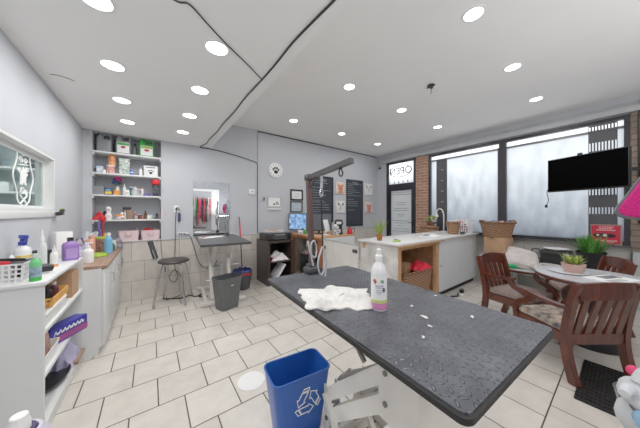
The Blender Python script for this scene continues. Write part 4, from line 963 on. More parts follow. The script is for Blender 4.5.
def board(label, x0, x1, z0, z1, seed, dens):
    t, w, h = framed('chalkboard', label, x0, x1, z0, z1, DBLACK, BOARD, .018, 'chalkboard')
    r = random.Random(seed); rows = []
    z = h-.12
    while z > h*dens:
        if r.random() > .12: rows.append((-w/2+.05, -w/2+.05+(w-.1)*r.uniform(.35, 1), z))
        z -= r.uniform(.045, .07)
    marks(t, rows, CHALK, hh=.012, seed=seed, name='chalk_writing')
    g = G()
    for k in range(3): 
        zc = h-.06-.02*k; g.tube([(-.1+.02*k+.2*i/12, -.014, zc-.01+.03*math.sin(i*1.1+k)) for i in range(13)], .003, n=5, sub=2)
    g.build('chalk_drawing', CHALK, t)
board('tall chalkboard behind the grooming arm post', 3.08, 3.77, 1.10, 2.25, 3, .1)
board('tall chalkboard between the animal pictures', 4.235, 4.875, .97, 2.25, 8, .3)
FUR_O = mat('orange_fur_paint', (214, 142, 100), .7, var=.15, scale=20); FUR_W = mat('white_fur_paint', (226, 226, 226), .7); FUR_B = mat('black_fur_paint', (40, 40, 44), .7); FUR_P = mat('salmon_fur_paint', (206, 134, 118), .7, var=.15, scale=20)
def animal(label, x0, x1, z0, z1, bg, face, ear, nose, tilt=0):
    t = thing('animal_picture', label, 'picture', ((x0+x1)/2, YB, z0)); w = x1-x0; h = z1-z0
    G().b2((-w/2, -.025, 0), (w/2, 0, h), bev=.003).build('canvas', bg, t)
    y = -.027
    g = G(); g.ball((0, y, h*.5), w*.27, .003, h*.27); g.ball((tilt*w, y, h*.36), w*.17, .004, h*.16); g.ball((0, y, h*.12), w*.3, .002, h*.1); g.build('painted_face', face, t)
    g = G()
    for s in (-1, 1): g.loft([[(s*w*.1, y-.002, h*.68), (s*w*.3, y-.002, h*.62), (s*w*.36, y-.002, h*.9)], [(s*w*.1, y+.001, h*.68), (s*w*.3, y+.001, h*.62), (s*w*.36, y+.001, h*.9)]])
    g.build('painted_ears', ear, t)
    g = G(); g.ball((tilt*w, y-.003, h*.4), w*.06, .003, h*.045)
    for s in (-1, 1): g.ball((s*w*.12, y-.002, h*.57), w*.035, .003, h*.035)
    g.build('painted_eyes_and_nose', nose, t)
CANV = mat('canvas_white', (232, 230, 228), .8, var=.02); CANVP = mat('canvas_pinkish', (228, 214, 206), .8)
animal('upper left animal picture, orange and cream, between the chalkboards', 3.85, 4.16, 1.84, 2.15, CANVP, FUR_O, FUR_O, BROWN, .1)
animal('lower left animal picture, black and white dog, between the chalkboards', 3.87, 4.17, 1.335, 1.655, CANV, FUR_W, FUR_B, FUR_B, -.05)
animal('upper right animal picture, pale long eared animal, right of the chalkboard', 4.945, 5.285, 1.855, 2.19, CANV, FUR_W, MGREY, DGREY)
animal('lower right animal picture, salmon orange dog, right of the chalkboard', 4.96, 5.285, 1.335, 1.645, CANVP, FUR_P, FUR_P, BROWN, .05)
t = thing('wall_sensor', 'small dark sensor box high in the corner above the door', 'sensor', (XR-.005, 4.36, 2.66))
G().box((-.03, 0, 0), (.06, .06, .05), bev=.006).build('sensor_body', DGREY, t); G().tube([(-.03, .0, .02), (-.03, .03, .12), (-.01, .05, .3)], .005).build('lead', DGREY, t)

# ------------------------------------------------------------------ printer stand + desk + electronics
t = thing('printer_stand', 'dark brown open shelf stand carrying the printer', 'shelf unit', (1.97, 4.15, 0))
DARKW = wood_mat('espresso_wood', (34, 28, 26), (58, 48, 44), .4)
for x in (-.24, .24): G().b2((x-.02, -.28, 0), (x+.02, .28, .80)).build('side_panel', DARKW, t)
for z in (.06, .42, .78): G().b2((-.22, -.28, z), (.22, .28, z+.022)).build('shelf_board', DARKW, t)
G().b2((-.26, -.29, .802), (.26, .29, .825)).build('top_board', DARKW, t)
G().b2((-.22, .26, .08), (.22, .28, .78)).build('back_panel', DBLACK, t)
t = thing('printer', 'black printer with paper on top of the dark stand', 'printer', (1.97, 4.13, .825))
G().box((0, 0, .065), (.50, .42, .13), bev=.015).build('printer_body', BLACK, t)
G().box((0, -.20, .05), (.3, .03, .05), bev=.004).box((0, -.23, .03), (.26, .1, .012)).build('output_tray', DGREY, t)
G().b2((-.1, -.214, .09), (.1, -.209, .115)).build('control_panel', MGREY, t)
t = thing('paper_stack', 'stack of papers and envelopes lying on the black printer', 'papers', (1.95, 4.13, .955), R(12))
g = G()
for k in range(6): g.box((.02*math.sin(k*2), .02*math.cos(k*3), .004+.007*k), (.3, .21, .006), rz=.15*math.sin(k*5))
g.build('sheets', PAPER, t); G().box((0, 0, .05), (.24, .16, .012), rz=.3).build('brown_envelope', CARD, t)
blobcloth('red_white_bag', 'white packet with red corners lying on the middle shelf of the dark stand', (1.97, 4.05, .442), .16, .16, .18, mat('packet_print', (236, 232, 232), .5, scale=5, tint=(232, 226, 226)), 51, 'packet')
t = thing('red_label_pad', 'red printed pad lying beside the white packet in the dark stand', 'pad', (1.86, 4.0, .442)); G().box((0, 0, .03), (.10, .14, .06), rz=.3, bev=.004).build('pad_body', RED, t); G().box((0, 0, .0625), (.08, .11, .005), rz=.3).build('pad_label', WPLAS, t)
t = thing('leaning_panel', 'white tilted panel leaning inside the bottom of the dark stand', 'panel', (1.97, 4.02, .082))
G().box((.0, 0, .15), (.03, .30, .32), ry=R(35)).build('panel_body', WPLAS, t)
DKX0, DKX1, DKY0, DKZ = 2.50, 3.42, 3.36, .90
t = thing('reception_desk', 'desk with orange wood edge and open front beneath the monitors', 'desk')
G().b2((DKX0, DKY0, DKZ-.035), (DKX1, YB-.03, DKZ), bev=.003).build('desk_top', PALEWOOD, t)
G().b2((DKX0-.004, DKY0-.003, DKZ-.075), (DKX0+.03, YB-.03, DKZ-.034)).build('front_rail', ORANGEWOOD, t)
for y in (DKY0+.035, YB-.1): G().b2((DKX0, y-.035, 0), (DKX0+.07, y+.035, DKZ-.075)).build('leg', ORANGEWOOD, t)
G().b2((DKX1-.03, DKY0+.02, 0), (DKX1, YB-.05, DKZ-.035)).b2((DKX0+.075, DKY0, 0), (DKX1-.03, DKY0+.02, DKZ-.035)).build('side_panel', WHITE, t)
for k, (y, lb) in enumerate([(3.70, 'black computer tower under the desk, right one behind the grooming post'), (4.08, 'black computer tower under the desk, left one near the printer stand')]):
    t = thing('computer_tower', lb, 'computer', (2.78, y, 0))
    G().box((0, 0, .24), (.4, .2, .46), bev=.008).b2((-.18, -.08, 0), (.18, .08, .015)).build('case', BLACK, t)
    g = G().b2((-.204, -.08, .36), (-.2, .08, .40)).b2((-.204, -.08, .3), (-.2, .08, .34)); g.build('drive_bay', DGREY, t)
    G().ball((-.202, .05, .2), .004, .006, .006).build('power_light', WPLAS, t)
blobcloth('cloth_pile', 'white and pink cloth on the left computer tower', (2.74, 4.08, .471), .12, .08, .12, mat('pinkish_cloth', (226, 216, 218), .8, scale=8, tint=(200, 120, 130)), 55)
solo(G().tube([(2.48, 4.2, .8), (2.46, 4.1, .6), (2.5, 4.0, .4), (2.55, 3.95, .2), (2.5, 3.9, .02)], .006).tube([(2.49, 3.95, .82), (2.46, 3.8, .5), (2.5, 3.6, .3), (2.54, 3.55, .02)], .006), 'desk_cables', DGREY, 'dark cables hanging in front of the computer towers', 'cables')
def monitor(label, loc, rz, w, h, scr, base=True):
    t = thing('monitor', label, 'monitor', loc, rz)
    G().box((0, 0, .07+h/2), (w, .03, h), bev=.006).build('bezel', BLACK, t)
    G().b2((-w/2+.014, -.0165, .084), (w/2-.014, -.0145, .056+h)).build('screen', scr, t)
    g = G(); g.box((0, .05, .008), (.22, .16, .016), bev=.004); g.box((0, .04, .08), (.05, .02, .14)); g.build('stand', DGREY, t)
    return t
SCR = mat('screen_blue', (120, 160, 205), .3, scale=16, var=.3, tint=(40, 50, 70))
scn = SCR.node_tree; bb = scn.nodes['Principled BSDF']; rp = [n for n in scn.nodes if n.type == 'VALTORGB'][0]
scn.links.new(rp.outputs['Color'], bb.inputs['Emission Color']); bb.inputs['Emission Strength'].default_value = .8
monitor('black monitor showing a bright blue and white picture', (2.68, 4.25, DKZ), R(-33), .60, .36, SCR)
monitor('larger grey-screened monitor right of the grooming post', (2.80, 3.80, DKZ), R(-48), .54, .36, mat('screen_off', (92, 98, 106), .25, var=.05))
bottle('small_bottle', 'green bottle standing on the desk beside the bright monitor', (2.56, 3.95, DKZ), .13, .025, GREEN, WPLAS, 'spray')
carton('desk_carton', 'small white carton on the desk left of the grooming post', (2.57, 4.14, DKZ), (.1, .08, .07), PAPER, R(-40), art=[(.1, .2, .9, .5, SKYB)])
t = thing('payment_stand', 'white tilted tablet stand on the desk beside the grey monitor', 'tablet stand', (2.80, 3.55, DKZ), R(20))
G().box((0, 0, .01), (.14, .12, .02), bev=.006).bar([(0, .02, .01), (0, .0, .15)], .05, .02, (1, 0, 0)).build('stand_base', WPLAS, t)
G().box((0, -.01, .19), (.17, .012, .24), rx=R(-15), bev=.004).build('tablet', WPLAS, t)
t = thing('patterned_box', 'black and white patterned tissue box on the desk', 'box', (2.97, 3.46, DKZ), R(-30)); G().box((0, 0, .09), (.12, .10, .18), bev=.004).build('box_body', mat('cow_print', (226, 226, 228), .5, scale=22, var=.1, tint=(30, 30, 34)), t); blob = G().ball((0, 0, .185), .035, .02, .03).build('tissue', PAPER, t)
t = thing('coffee_maker', 'black and white pod coffee maker on the desk end', 'coffee maker', (3.15, 3.57, DKZ), R(-40))
g = G(); g.stack([(.17, .22, .04, 0), (.17, .22, .04, .03)]); g.stack([(.15, .09, .03, .03, 0, .06), (.15, .09, .03, .2, 0, .06)]); g.stack([(.17, .2, .05, .19), (.18, .22, .06, .23), (.16, .18, .06, .29), (.1, .1, .04, .305)]); g.build('machine_body', BLACK, t)
G().box((0, -.105, .235), (.1, .012, .05), bev=.004).lathe([(.035, .032), (.04, .1), (.037, .1)], at=(0, -.05, 0)).build('white_cup', WPLAS, t)
t = thing('red_kettle', 'small red kettle with black handle on the desk corner', 'kettle', (3.33, 3.43, DKZ))
G().lathe([(.05, 0), (.056, .02), (.052, .1), (.036, .13), (.03, .135)]).build('kettle_body', REDP, t)
G().lathe([(.034, .132), (.02, .155), (.006, .16)]).tube([(.045, -.02, .12), (.09, -.04, .12), (.09, -.04, .03), (.05, -.02, .025)], .008).build('handle', DGREY, t)

# swing gate between desk and counter
t = thing('swing_gate', 'plain white swing gate panel between desk and reception counter', 'gate', (0, 0, 0))
G().bar([(2.60, 3.335, .45), (2.525, 2.42, .45)], .80, .022, (0, 0, 1), smooth=False).build('gate_panel', OFFW, t)
G().bar([(2.588, 3.335, .852), (2.513, 2.42, .852)], .03, .006, (0, 0, 1), smooth=False).build('edge_strip', LGREY, t)
G().box((2.507, 2.47, .76), (.03, .09, .05), bev=.008).build('latch', DGREY, t)
for z in (.25, .7): G().box((2.585, 3.31, z), (.02, .04, .07)).build('hinge', BROWN, t)

# ------------------------------------------------------------------ reception counter
CX0, CX1, CY0, CY1, CZ = 2.56, 5.16, 1.76, 2.40, .92
t = thing('reception_counter', 'long white reception counter with an open wood-framed bay', 'counter')
def shear_x(y): return 0
G().b2((CX0-.04, CY0-.05, CZ), (CX1+.02, CY1+.02, CZ+.028), bev=.004).build('counter_top', mat('counter_white', (226, 226, 226), .25, var=.03), t)
G().b2((CX0-.042, CY0-.054, CZ-.02), (CX0+1.18, CY0-.02, CZ+.001)).build('wood_edge', PALEWOOD, t)
MARB = mat('marble_panel', (228, 226, 222), .35, scale=5, var=.02, tint=(184, 180, 176))
G().b2((CX0, CY0, 0), (CX0+.02, CY1, CZ)).build('end_panel', MARB, t)
BAY1 = 3.66
G().b2((CX0+.02, CY1-.02, 0), (CX1, CY1, CZ)).build('back_panel', WHITE, t)
g = G(); g.b2((CX0+.02, CY0, .0), (CX0+.09, CY0+.05, CZ-.07)); g.b2((BAY1-.09, CY0, 0), (BAY1, CY0+.05, CZ-.07)); g.b2((CX0+.02, CY0-.001, CZ-.07), (BAY1, CY0+.05, CZ)); g.build('bay_frame', PALEWOOD, t)
g = G(); g.b2((CX0+.021, CY0+.05, 0), (CX0+.04, CY1-.021, CZ-.001)); g.b2((BAY1-.03, CY0+.05, 0), (BAY1, CY1-.021, CZ-.001)); g.b2((CX0+.04, CY1-.04, 0), (BAY1-.03, CY1-.021, CZ-.001)); g.b2((CX0+.04, CY0+.05, .1), (BAY1-.03, CY1-.04, .13)); g.build('bay_lining', PLY, t)
for x, dx in ((CX0+.3, .14), (CX0+.72, .14)): G().bar([(x, CY1-.07, .14), (x-dx*2.2, CY1-.07, CZ-.02)], .05, .04, (0, 1, 0)).build('brace', PALEWOOD, t)
G().b2((BAY1+.001, CY0-.01, .09), (CX1, CY0+.012, CZ)).build('front_panel', mat('panel_white', (218, 222, 226), .3, var=.02), t)
G().b2((BAY1, CY0+.012, .09), (CX1, CY1-.02, CZ-.001)).build('carcass', WHITE, t)
G().b2((BAY1, CY0+.04, 0), (CX1-.02, CY1-.06, .09)).build('plinth', DBLACK, t)
G().ball((BAY1+.05, CY0-.014, .5), .012, .008, .012).build('knob', DGREY, t)
t = thing('wicker_hamper', 'woven wicker basket inside the open counter bay', 'basket', (3.17, 1.94, .13))
G().shell(.66, .26, .76, .30, .36, .02, .05).build('basket_body', WICK, t); G().tube([(x, y, .36) for x, y in rr(.76, .30, .05)+[rr(.76, .30, .05)[0]]], .016, smooth=False).build('rim', WICKD, t)
carton('cardboard_box', 'flattened brown carton in the basket of the counter bay', (3.05, 1.98, .42), (.26, .13, .16), PLY, R(15), flap=CARD)
blobcloth('red_bandana', 'bright red cloth lying on the wicker basket in the counter bay', (3.33, 1.90, .485), .19, .12, .13, mat('bright_red', (232, 30, 56), .6), 60)
# on the counter
t = thing('potted_bamboo', 'little green plant in an orange pot at the counter end', 'plant', (2.655, 2.12, CZ+.028))
G().lathe([(.034, 0), (.042, .07), (.046, .072), (.046, .09), (.038, .09)]).build('pot', mat('orange_brown_pot', (196, 122, 52), .5, scale=25, tint=(110, 66, 30)), t)
rn = random.Random(11); g = G()
for k in range(70):
    a = rn.uniform(0, 6.28); l = rn.uniform(.1, .26); b = rn.uniform(.15, .7); p = Vector((.02*math.cos(a), .02*math.sin(a), .085)); d = Vector((math.cos(a)*b, math.sin(a)*b, 1)).normalized(); s = Vector((-math.sin(a), math.cos(a), 0))*.006; q = p+d*l*.6; e = p+d*l+Vector((0, 0, -.03*b))
    g.poly([p-s*.5, q-s, e, q+s, p+s*.5])
g.build('leaves', LEAFY, t)
t = thing('desk_notepad', 'yellow and dark notepads lying near the little counter plant', 'notepad', (2.78, 1.92, CZ+.028), R(30))
G().box((0, 0, .006), (.16, .1, .012)).build('cover', LIME, t); G().box((.13, .02, .005), (.13, .05, .01), rz=.2).build('pen_case', NAVY, t)
t = thing('paper_sheets', 'loose white and grey papers in the middle of the counter', 'papers', (3.85, 2.0, CZ+.028), R(8))
g = G().box((0, 0, .002), (.36, .24, .004)); g.box((.2, .08, .005), (.3, .22, .004), rz=.5); g.build('sheets', PAPER, t); G().box((.05, .08, .0075), (.3, .1, .003), rz=.25).build('grey_sheet', MGREY, t)
t = thing('wicker_planter', 'small round brown wicker basket on the counter', 'basket', (4.56, 1.93, CZ+.028))
g = G().lathe([(.085, 0), (.10, .1), (.113, .2), (.118, .22), (.105, .22), (.092, .1), (.075, .012)], n=24); g.build('basket_body', WICK, t)
G().tube([(.113*math.cos(a*PI/12), .113*math.sin(a*PI/12), .215) for a in range(25)], .012, smooth=False).build('rim', WICKD, t)
t = thing('laundry_basket', 'white lattice basket with red and grey things beside the round wicker basket', 'basket', (4.97, 1.93, CZ+.028), R(6))
g = G(); lattice(g, .34, .26, .44, .34, .24, 10, 8, 5, .012); g.build('basket_body', WPLAS, t)
blobcloth('grey_cloth', 'grey cloth filling inside the white lattice basket', (4.97, 1.93, CZ+.034), .11, .09, .2, mat('charcoal_cloth', (80, 80, 90), .8, scale=14, tint=(170, 90, 100)), 65)
blobcloth('red_cloth', 'small red cloth on top of the white lattice basket', (4.95, 1.98, CZ+.225), .07, .05, .06, RED, 66)
t = thing('stapler', 'dark glossy stapler on the counter edge in front of the lattice basket', 'stapler', (4.62, 1.79, CZ+.028), R(10)); G().box((0, 0, .025), (.16, .06, .05), bev=.012).build('base', DGREY, t); G().box((0, 0, .06), (.12, .05, .02), bev=.006).build('lever', LGREY, t)
# wicker hamper by the window with plant and lamp
t = thing('wicker_hamper', 'tall round wicker hamper against the window behind the counter', 'basket', (5.2, 2.72, 0))
G().lathe([(.16, 0), (.19, .3), (.2, .75), (.19, .99), (.185, 1.0)], n=26).build('basket_body', WICK, t); G().lathe([(.205, .985), (.21, 1.02), (.15, 1.045), (.04, 1.055)], n=26).build('lid', WICKD, t)
t = thing('potted_flowers', 'flowering plant in a low wicker bowl on the hamper by the window', 'plant', (5.22, 2.68, 1.05))
G().lathe([(.06, 0), (.1, .05), (.11, .08), (.09, .08)]).build('pot', WICKD, t)
g = G(); leafball(g, (0, 0, .1), .1, 80, .07, random.Random(8)); g.build('leaves', LEAFY, t)
rn = random.Random(9); g = G()
for k in range(10): g.ball((rn.uniform(-.09, .09), rn.uniform(-.09, .09), rn.uniform(.12, .2)), .018, n=8, m=5)
g.build('blossoms', mat('cream_pink_petal', (236, 214, 208), .6), t)
t = thing('gooseneck_lamp', 'white gooseneck stand bending over on the window sill', 'lamp', (5.43, 2.50, SILL))
G().lathe([(.03, 0), (.03, .015), (.012, .02)]).build('base', WPLAS, t); G().tube([(0, 0, .01), (0, 0, .4), (-.0, .03, .52), (-.0, .09, .56), (0, .15, .52), (0, .16, .44)], .013).build('neck', WPLAS, t); G().lathe([(.03, .36), (.045, .38), (.018, .45)], at=(0, .16, 0)).build('shade', WPLAS, t)

# floor odds beside the counter
t = thing('floor_shoe', 'dark and white shoe lying on the floor beside the counter plinth', 'shoe', (4.15, 1.62, 0), R(20))
G().stack([(.22, .075, .03, 0), (.22, .08, .03, .015), (.2, .07, .03, .035, .005, 0)]).build('sole', WPLAS, t)
G().stack([(.2, .07, .03, .036, .005, 0), (.18, .065, .03, .065, -.01, 0), (.1, .055, .025, .09, -.05, 0)]).build('upper', BLACK, t)
t = thing('black_cable', 'black cable end on the floor beside the counter plinth', 'cable', (3.85, 1.66, 0)); G().tube([(0, 0, .012), (.1, -.06, .014), (.2, -.02, .012), (.32, -.04, .014), (.42, .02, .012)], .012).build('cable_body', BLACK, t)

# stand with cardboard box and big wicker basket
t = thing('metal_trolley', 'low metal-legged trolley frame under the cardboard box at the counter end', 'trolley', (5.10, 1.38, 0), R(-6))
for x in (-.15, .15):
    for y in (-.15, .15): G().tube([(x, y, .0), (x, y, .56)], .012, smooth=False).build('leg', CHROME, t)
G().b2((-.17, -.17, .54), (.17, .17, .562)).b2((-.16, -.16, .15), (.16, .16, .165)).build('shelf_board', LGREY, t)
carton('cardboard_box', 'large plain cardboard box under the big wicker basket', (5.10, 1.38, .562), (.33, .33, .335), CARD, R(-6), flap=CARD)
t = thing('wicker_basket', 'big rectangular wicker basket full of towels on the cardboard box', 'basket', (5.10, 1.40, .90), R(-45))
G().shell(.36, .28, .45, .36, .27, .018, .06).build('basket_body', WICK, t); L_ = rr(.45, .36, .06); G().tube([(x, y, .27) for x, y in L_+[L_[0]]], .018, smooth=False).build('rim', WICKD, t)
g = G()
for s in (-1, 1): g.tube([(s*.22, -.07, .27), (s*.26, -.06, .30), (s*.26, .06, .30), (s*.22, .07, .27)], .012)
g.build('handle', WICKD, t)
for k, (x, y, m, lb) in enumerate([(5.04, 1.51, DPURP, 'purple rolled towel in the big wicker basket'), (5.10, 1.45, mat('slate_towel', (110, 124, 156), .9), 'slate blue towel in the big wicker basket'), (5.14, 1.33, mat('rosy_towel', (214, 178, 172), .9), 'pale pink towel in the big wicker basket'), (5.17, 1.28, mat('dark_navy_towel', (40, 44, 66), .9), 'dark navy towel at the right end of the big wicker basket')]):
    blobcloth('rolled_towel', lb, (x, y, 1.13), .06, .08, .08, m, 70+k, 'towel', rz=R(-45))

# ------------------------------------------------------------------ window bench, pillows, planter, sign
t = thing('window_bench', 'low pale bench below the window sill', 'bench', (5.17, .72, 0))
G().b2((-.39, -.62, .36), (.27, .52, .42), bev=.008).build('seat_board', mat('bench_sage', (186, 196, 190), .6), t)
for x in (-.36, .24):
    for y in (-.58, .48): G().b2((x-.02, y-.02, 0), (x+.02, y+.02, .36)).build('leg', WHITE, t)
def pillow(name, label, loc, w, d, h, m, rot, cat='pillow'):
    def f(sgn):
        def q(u, v):
            x = (u-.5)*2; y = (v-.5)*2; e = (max(0, 1-x**4)*max(0, 1-y**4))**.5
            return (x*w/2*(1-.06*y*y), y*d/2*(1-.06*x*x), sgn*h/2*e)
        return q
    g = G(); g.grid(f(1), 14, 14); g.grid(f(-1), 14, 14); bmesh.ops.remove_doubles(g.bm, verts=g.bm.verts[:], dist=.0005)
    return solo(g, name, m, label, cat, loc, 0, None, rot)
STRIPE = mat('cream_ticking', (214, 206, 202), .85, var=.08, scale=12, bump=.2)
pillow('throw_pillow', 'cream pillow leaning at the left end of the window bench', (5.02, 1.04, .575), .46, .42, .17, STRIPE, (R(40), R(14), R(-65)))
pillow('throw_pillow', 'flat cream pillow with dark pattern on the window bench', (4.93, .70, .488), .38, .34, .13, mat('pattern_pillow', (222, 218, 212), .8, scale=9, tint=(120, 116, 118)), (0, 0, R(-20)))
t = thing('toy_crocodile', 'bright green plush toy on the bench end behind the left armchair', 'toy', (4.86, 1.10, .42), R(-40)); G().ball((0, 0, .045), .1, .05, .045).ball((.1, 0, .05), .06, .035, .03).build('toy_body', mat('plush_green', (40, 178, 104), .8), t); G().ball((.14, 0, .07), .015).ball((-.12, 0, .03), .06, .02, .02).build('toy_tail', mat('plush_teal', (60, 150, 160), .8), t)
t = thing('toaster_oven', 'black toaster oven with a white lid lying on it, below the window', 'toaster oven', (5.26, .66, .42), R(-90))
G().box((0, 0, .17), (.34, .24, .30), bev=.01).b2((-.15, -.1, 0), (.15, .1, .021)).build('oven_body', BLACK, t); G().b2((-.15, -.123, .06), (.07, -.12, .28)).build('glass_door', DBLACK, t); G().b2((.09, -.124, .05), (.16, -.12, .29)).build('control_strip', LGREY, t)
t = thing('serving_plate', 'white oval plate lying on top of the black toaster oven', 'plate', (5.26, .66, .7405)); G().lathe([(.08, 0), (.1, .006), (.14, .03), (.137, .034), (.09, .012)], n=28, sy=1.1).build('plate_body', WPLAS, t)
t = thing('black_bag', 'dark patterned bag standing behind the cream pillow', 'bag', (5.36, .92, .42)); G().stack([(.12, .18, .04, 0), (.13, .2, .05, .12), (.08, .16, .03, .24)]).build('bag_body', mat('zebra_bag', (60, 60, 66), .7, scale=24, tint=(200, 200, 204)), t); G().tube([(0, -.05, .23), (0, -.04, .3), (0, .04, .3), (0, .05, .23)], .008).build('handle', DBLACK, t)
t = thing('grass_planter', 'black tapered planter with tall green grass below the window', 'plant', (5.14, .29, .42))
G().shell(.2, .2, .29, .29, .36, .008, .05, lip=.006).build('pot', BLACK, t)
G().b2((-.11, -.11, .30), (.11, .11, .33)).build('soil', BROWN, t)
rn = random.Random(14); g = G()
for k in range(170):
    a = rn.uniform(0, 6.28); l = rn.uniform(.14, .34); b = rn.uniform(.05, .9); rr0 = rn.uniform(0, .11); p = Vector((rr0*math.cos(a), rr0*math.sin(a), .33)); d = Vector((math.cos(a)*b, math.sin(a)*b, 1)).normalized(); s = Vector((-math.sin(a), math.cos(a), 0))*.009; q = p+d*l*.6; e = p+d*l+Vector((0, 0, -.05*b))
    g.poly([p-s*.6, q-s, e, q+s, p+s*.6])
g.build('grass_blades', mat('grass_green', (82, 150, 52), .5, var=.3, scale=25), t)
for x, y, h in ((0.03, .05, .5), (-.04, -.06, .42)): pass
t = thing('plant_stake', 'thin dark stake standing in the grass planter', 'stake', (5.12, .30, .75)); G().tube([(0, 0, 0), (.0, .0, .42)], .006, smooth=False).ball((0, 0, .42), .008).build('stake_body', DGREY, t)
# red notice sign on the sill
t = thing('notice_sign', 'red notice sign with a black picture on the window sill', 'sign', (XR-.06, .17, SILL), 0)
G().b2((0, -.15, 0), (.012, .15, .30)).b2((0, -.08, 0), (.05, -.06, .06)).b2((0, .06, 0), (.05, .08, .06)).build('frame', mat('sign_frame', (150, 136, 128), .5), t)
sp = G().b2((-.004, -.135, .015), (0, .135, .285)).build('sign_face', mat('sign_red', (196, 34, 62), .5, var=.03), t)
g = G(); r = random.Random(4)
for z, w, hh in ((.262, .13, .012), (.24, .12, .012), (.215, .17, .016), (.06, .19, .014), (.042, .15, .01)):
    k = -w/2
    while k < w/2: 
        l = r.uniform(.008, .022); g.b2((-.0055, -k-l, z-hh/2), (-.004, -k, z+hh/2)); k += l+.005
g.build('lettering', mat('sign_letters', (240, 190, 196), .6), sp)
g = G(); g.ball((-.005, .0, .135), .003, .1, .032); g.ball((-.005, .07, .135), .0035, .05, .03); g.build('dog_picture', DBLACK, sp)
for yy, q in ((.072, .017), (.005, .022)): G().ball((-.007, yy, .137), .003, q, q).build('pale_patch', mat('sign_cream', (220, 210, 196), .6), sp)

# ------------------------------------------------------------------ television on arm
def plane_basis(): pass
A_ = Vector((5.17, .747, 1.675)); B_ = Vector((4.82, -.04, 1.685))
mid = (A_+B_)/2; ang = math.atan2((B_-A_).y, (B_-A_).x)   # local +x runs from the left edge to the right edge
t = thing('television', 'large black flat television on a wall arm in front of the window', 'television', (mid.x, mid.y, 1.675), ang)
Wt = (B_-A_).length
G().box((0, .02, .26), (Wt, .045, .52), bev=.008).box((0, .05, .24), (Wt*.6, .05, .32), bev=.02).build('housing', mat('tv_black', (14, 14, 15), .35), t)
G().b2((-Wt/2+.012, -.0045, .022), (Wt/2-.012, -.002, .508)).build('screen', mat('tv_screen', (1, 1, 1), .5, spec=.03), t)
M = Matrix.Rotation(-ang, 4, 'Z')
def lo(p): return M @ (Vector(p)-Vector((mid.x, mid.y, 1.675)))
g = G(); g.box((.1, .085, .26), (.2, .02, .2))
p0 = Vector((.1, .09, .26)); p2 = lo((XR-.032, -.32, 1.935)); p1 = (p0+p2)/2+Vector((.12, .0, 0))
g.bar([p0, p1], .05, .03, (0, 0, 1), smooth=False); g.bar([p1, p2], .05, .03, (0, 0, 1), smooth=False); g.ball(p1, .03, .03, .04)
g.build('wall_arm', DBLACK, t)
g = G(); g.box(p2, (.03, .16, .3), rz=-ang); g.build('wall_plate', BLACK, t)
g = G().tube([(-Wt/2+.03, .045, .12), (-Wt/2-.04, .05, .02), (-Wt/2-.02, .05, -.12), (-Wt/2-.05, .05, -.2)], .005); g.box((-Wt/2-.05, .05, -.22), (.03, .02, .05), bev=.004); g.build('power_lead', BLACK, t)
G().box((-.05, .02, .535), (.05, .03, .03), bev=.006).build('sensor', BLACK, t)
t = thing('wall_conduit', 'black cable conduit on the grey brick pier at the right edge', 'conduit', (XR-.045, -.13, 1.2)); G().tube([(0, 0, 0), (0, 0, 1.5), (0, -.02, 1.75)], .018, smooth=False).build('conduit_pipe', BLACK, t)

# pink mesh dryer head on a stand at the right edge
t = thing('stand_dryer', 'hot pink mesh-fronted dryer with grey rim at the right edge of the picture', 'dryer', (2.30, -.24, 0))
G().lathe([(.16, 0), (.16, .02), (.03, .04), (.02, .05)]).build('base', DGREY, t); G().tube([(0, 0, .04), (0, 0, 1.30)], .016, smooth=False).build('pole', CHROME, t)
# teardrop pod facing -X, local plane YZ
def pod(s, x, o=0.):
    pts = [(.268, .0), (.255, .035), (.225, .095), (.185, .18), (.14, .25), (.05, .29), (-.06, .27), (-.12, .16), (-.1, .02), (.0, -.045), (.12, -.05), (.2, -.045), (.25, -.03)]
    P = catmull([(x, y, z) for y, z in pts+[pts[0]]], 4)[:-1]; c = Vector((x, .08, .1))
    return [tuple(c+(p-c)*s+Vector((0, 0, 1.37))) for p in P]
G().loft([pod(.93, .07), pod(1.03, .05), pod(1.07, .0), pod(1.03, -.05)]).build('housing', mat('dryer_grey', (92, 92, 98), .45), t)
G().loft([pod(.98, -.049), pod(.94, -.062), pod(.9, -.066)]).build('mesh_front', mat('pink_mesh', (255, 20, 140), .7, var=.2, scale=120, bump=.8, bscale=220), t)
g = G(); g.T = Matrix.Translation((-.066, .12, 1.49)) @ Matrix.Rotation(R(-90), 4, 'Y'); g.lathe([(.055, 0), (.055, .015), (.045, .03), (.02, .032)]); g.build('knob', DBLACK, t)

# ------------------------------------------------------------------ round table and armchairs
t = thing('round_table', 'round grey-topped table with brown rim between the wooden armchairs', 'table', (3.66, .20, 0))
G().lathe([(.425, .682), (.43, .69), (.43, .70)], n=48).build('tabletop', mat('table_grey', (190, 192, 198), .25, var=.05, scale=6), t)
G().lathe([(.40, .655), (.43, .66), (.436, .672), (.433, .69), (.43, .691)], n=48, cap0=True, cap1=False).build('rim', REDWOOD, t)
G().lathe([(.2, 0), (.2, .02), (.05, .05), (.032, .1), (.03, .6), (.08, .655)], n=20).build('pedestal', BLACK, t)
t = thing('potted_succulent', 'yellow green plant in a pale pink pot on the round table', 'plant', (3.66, .33, .7135))
G().lathe([(.07, 0), (.085, .04), (.095, .09), (.09, .09), (.075, .075)], n=22).build('pot', TERRA, t)
rn = random.Random(31); g = G()
for k in range(60):
    a = rn.uniform(0, 6.28); l = rn.uniform(.06, .15); b = rn.uniform(.1, 1.4); p = Vector((.03*math.cos(a), .03*math.sin(a), .075)); d = Vector((math.cos(a)*b, math.sin(a)*b, 1)).normalized(); s = Vector((-math.sin(a), math.cos(a), 0))*.012; q = p+d*l*.55; e = p+d*l
    g.poly([p-s*.5, q-s, e, q+s, p+s*.5])
g.build('leaves', LEAFY, t)
g = G()
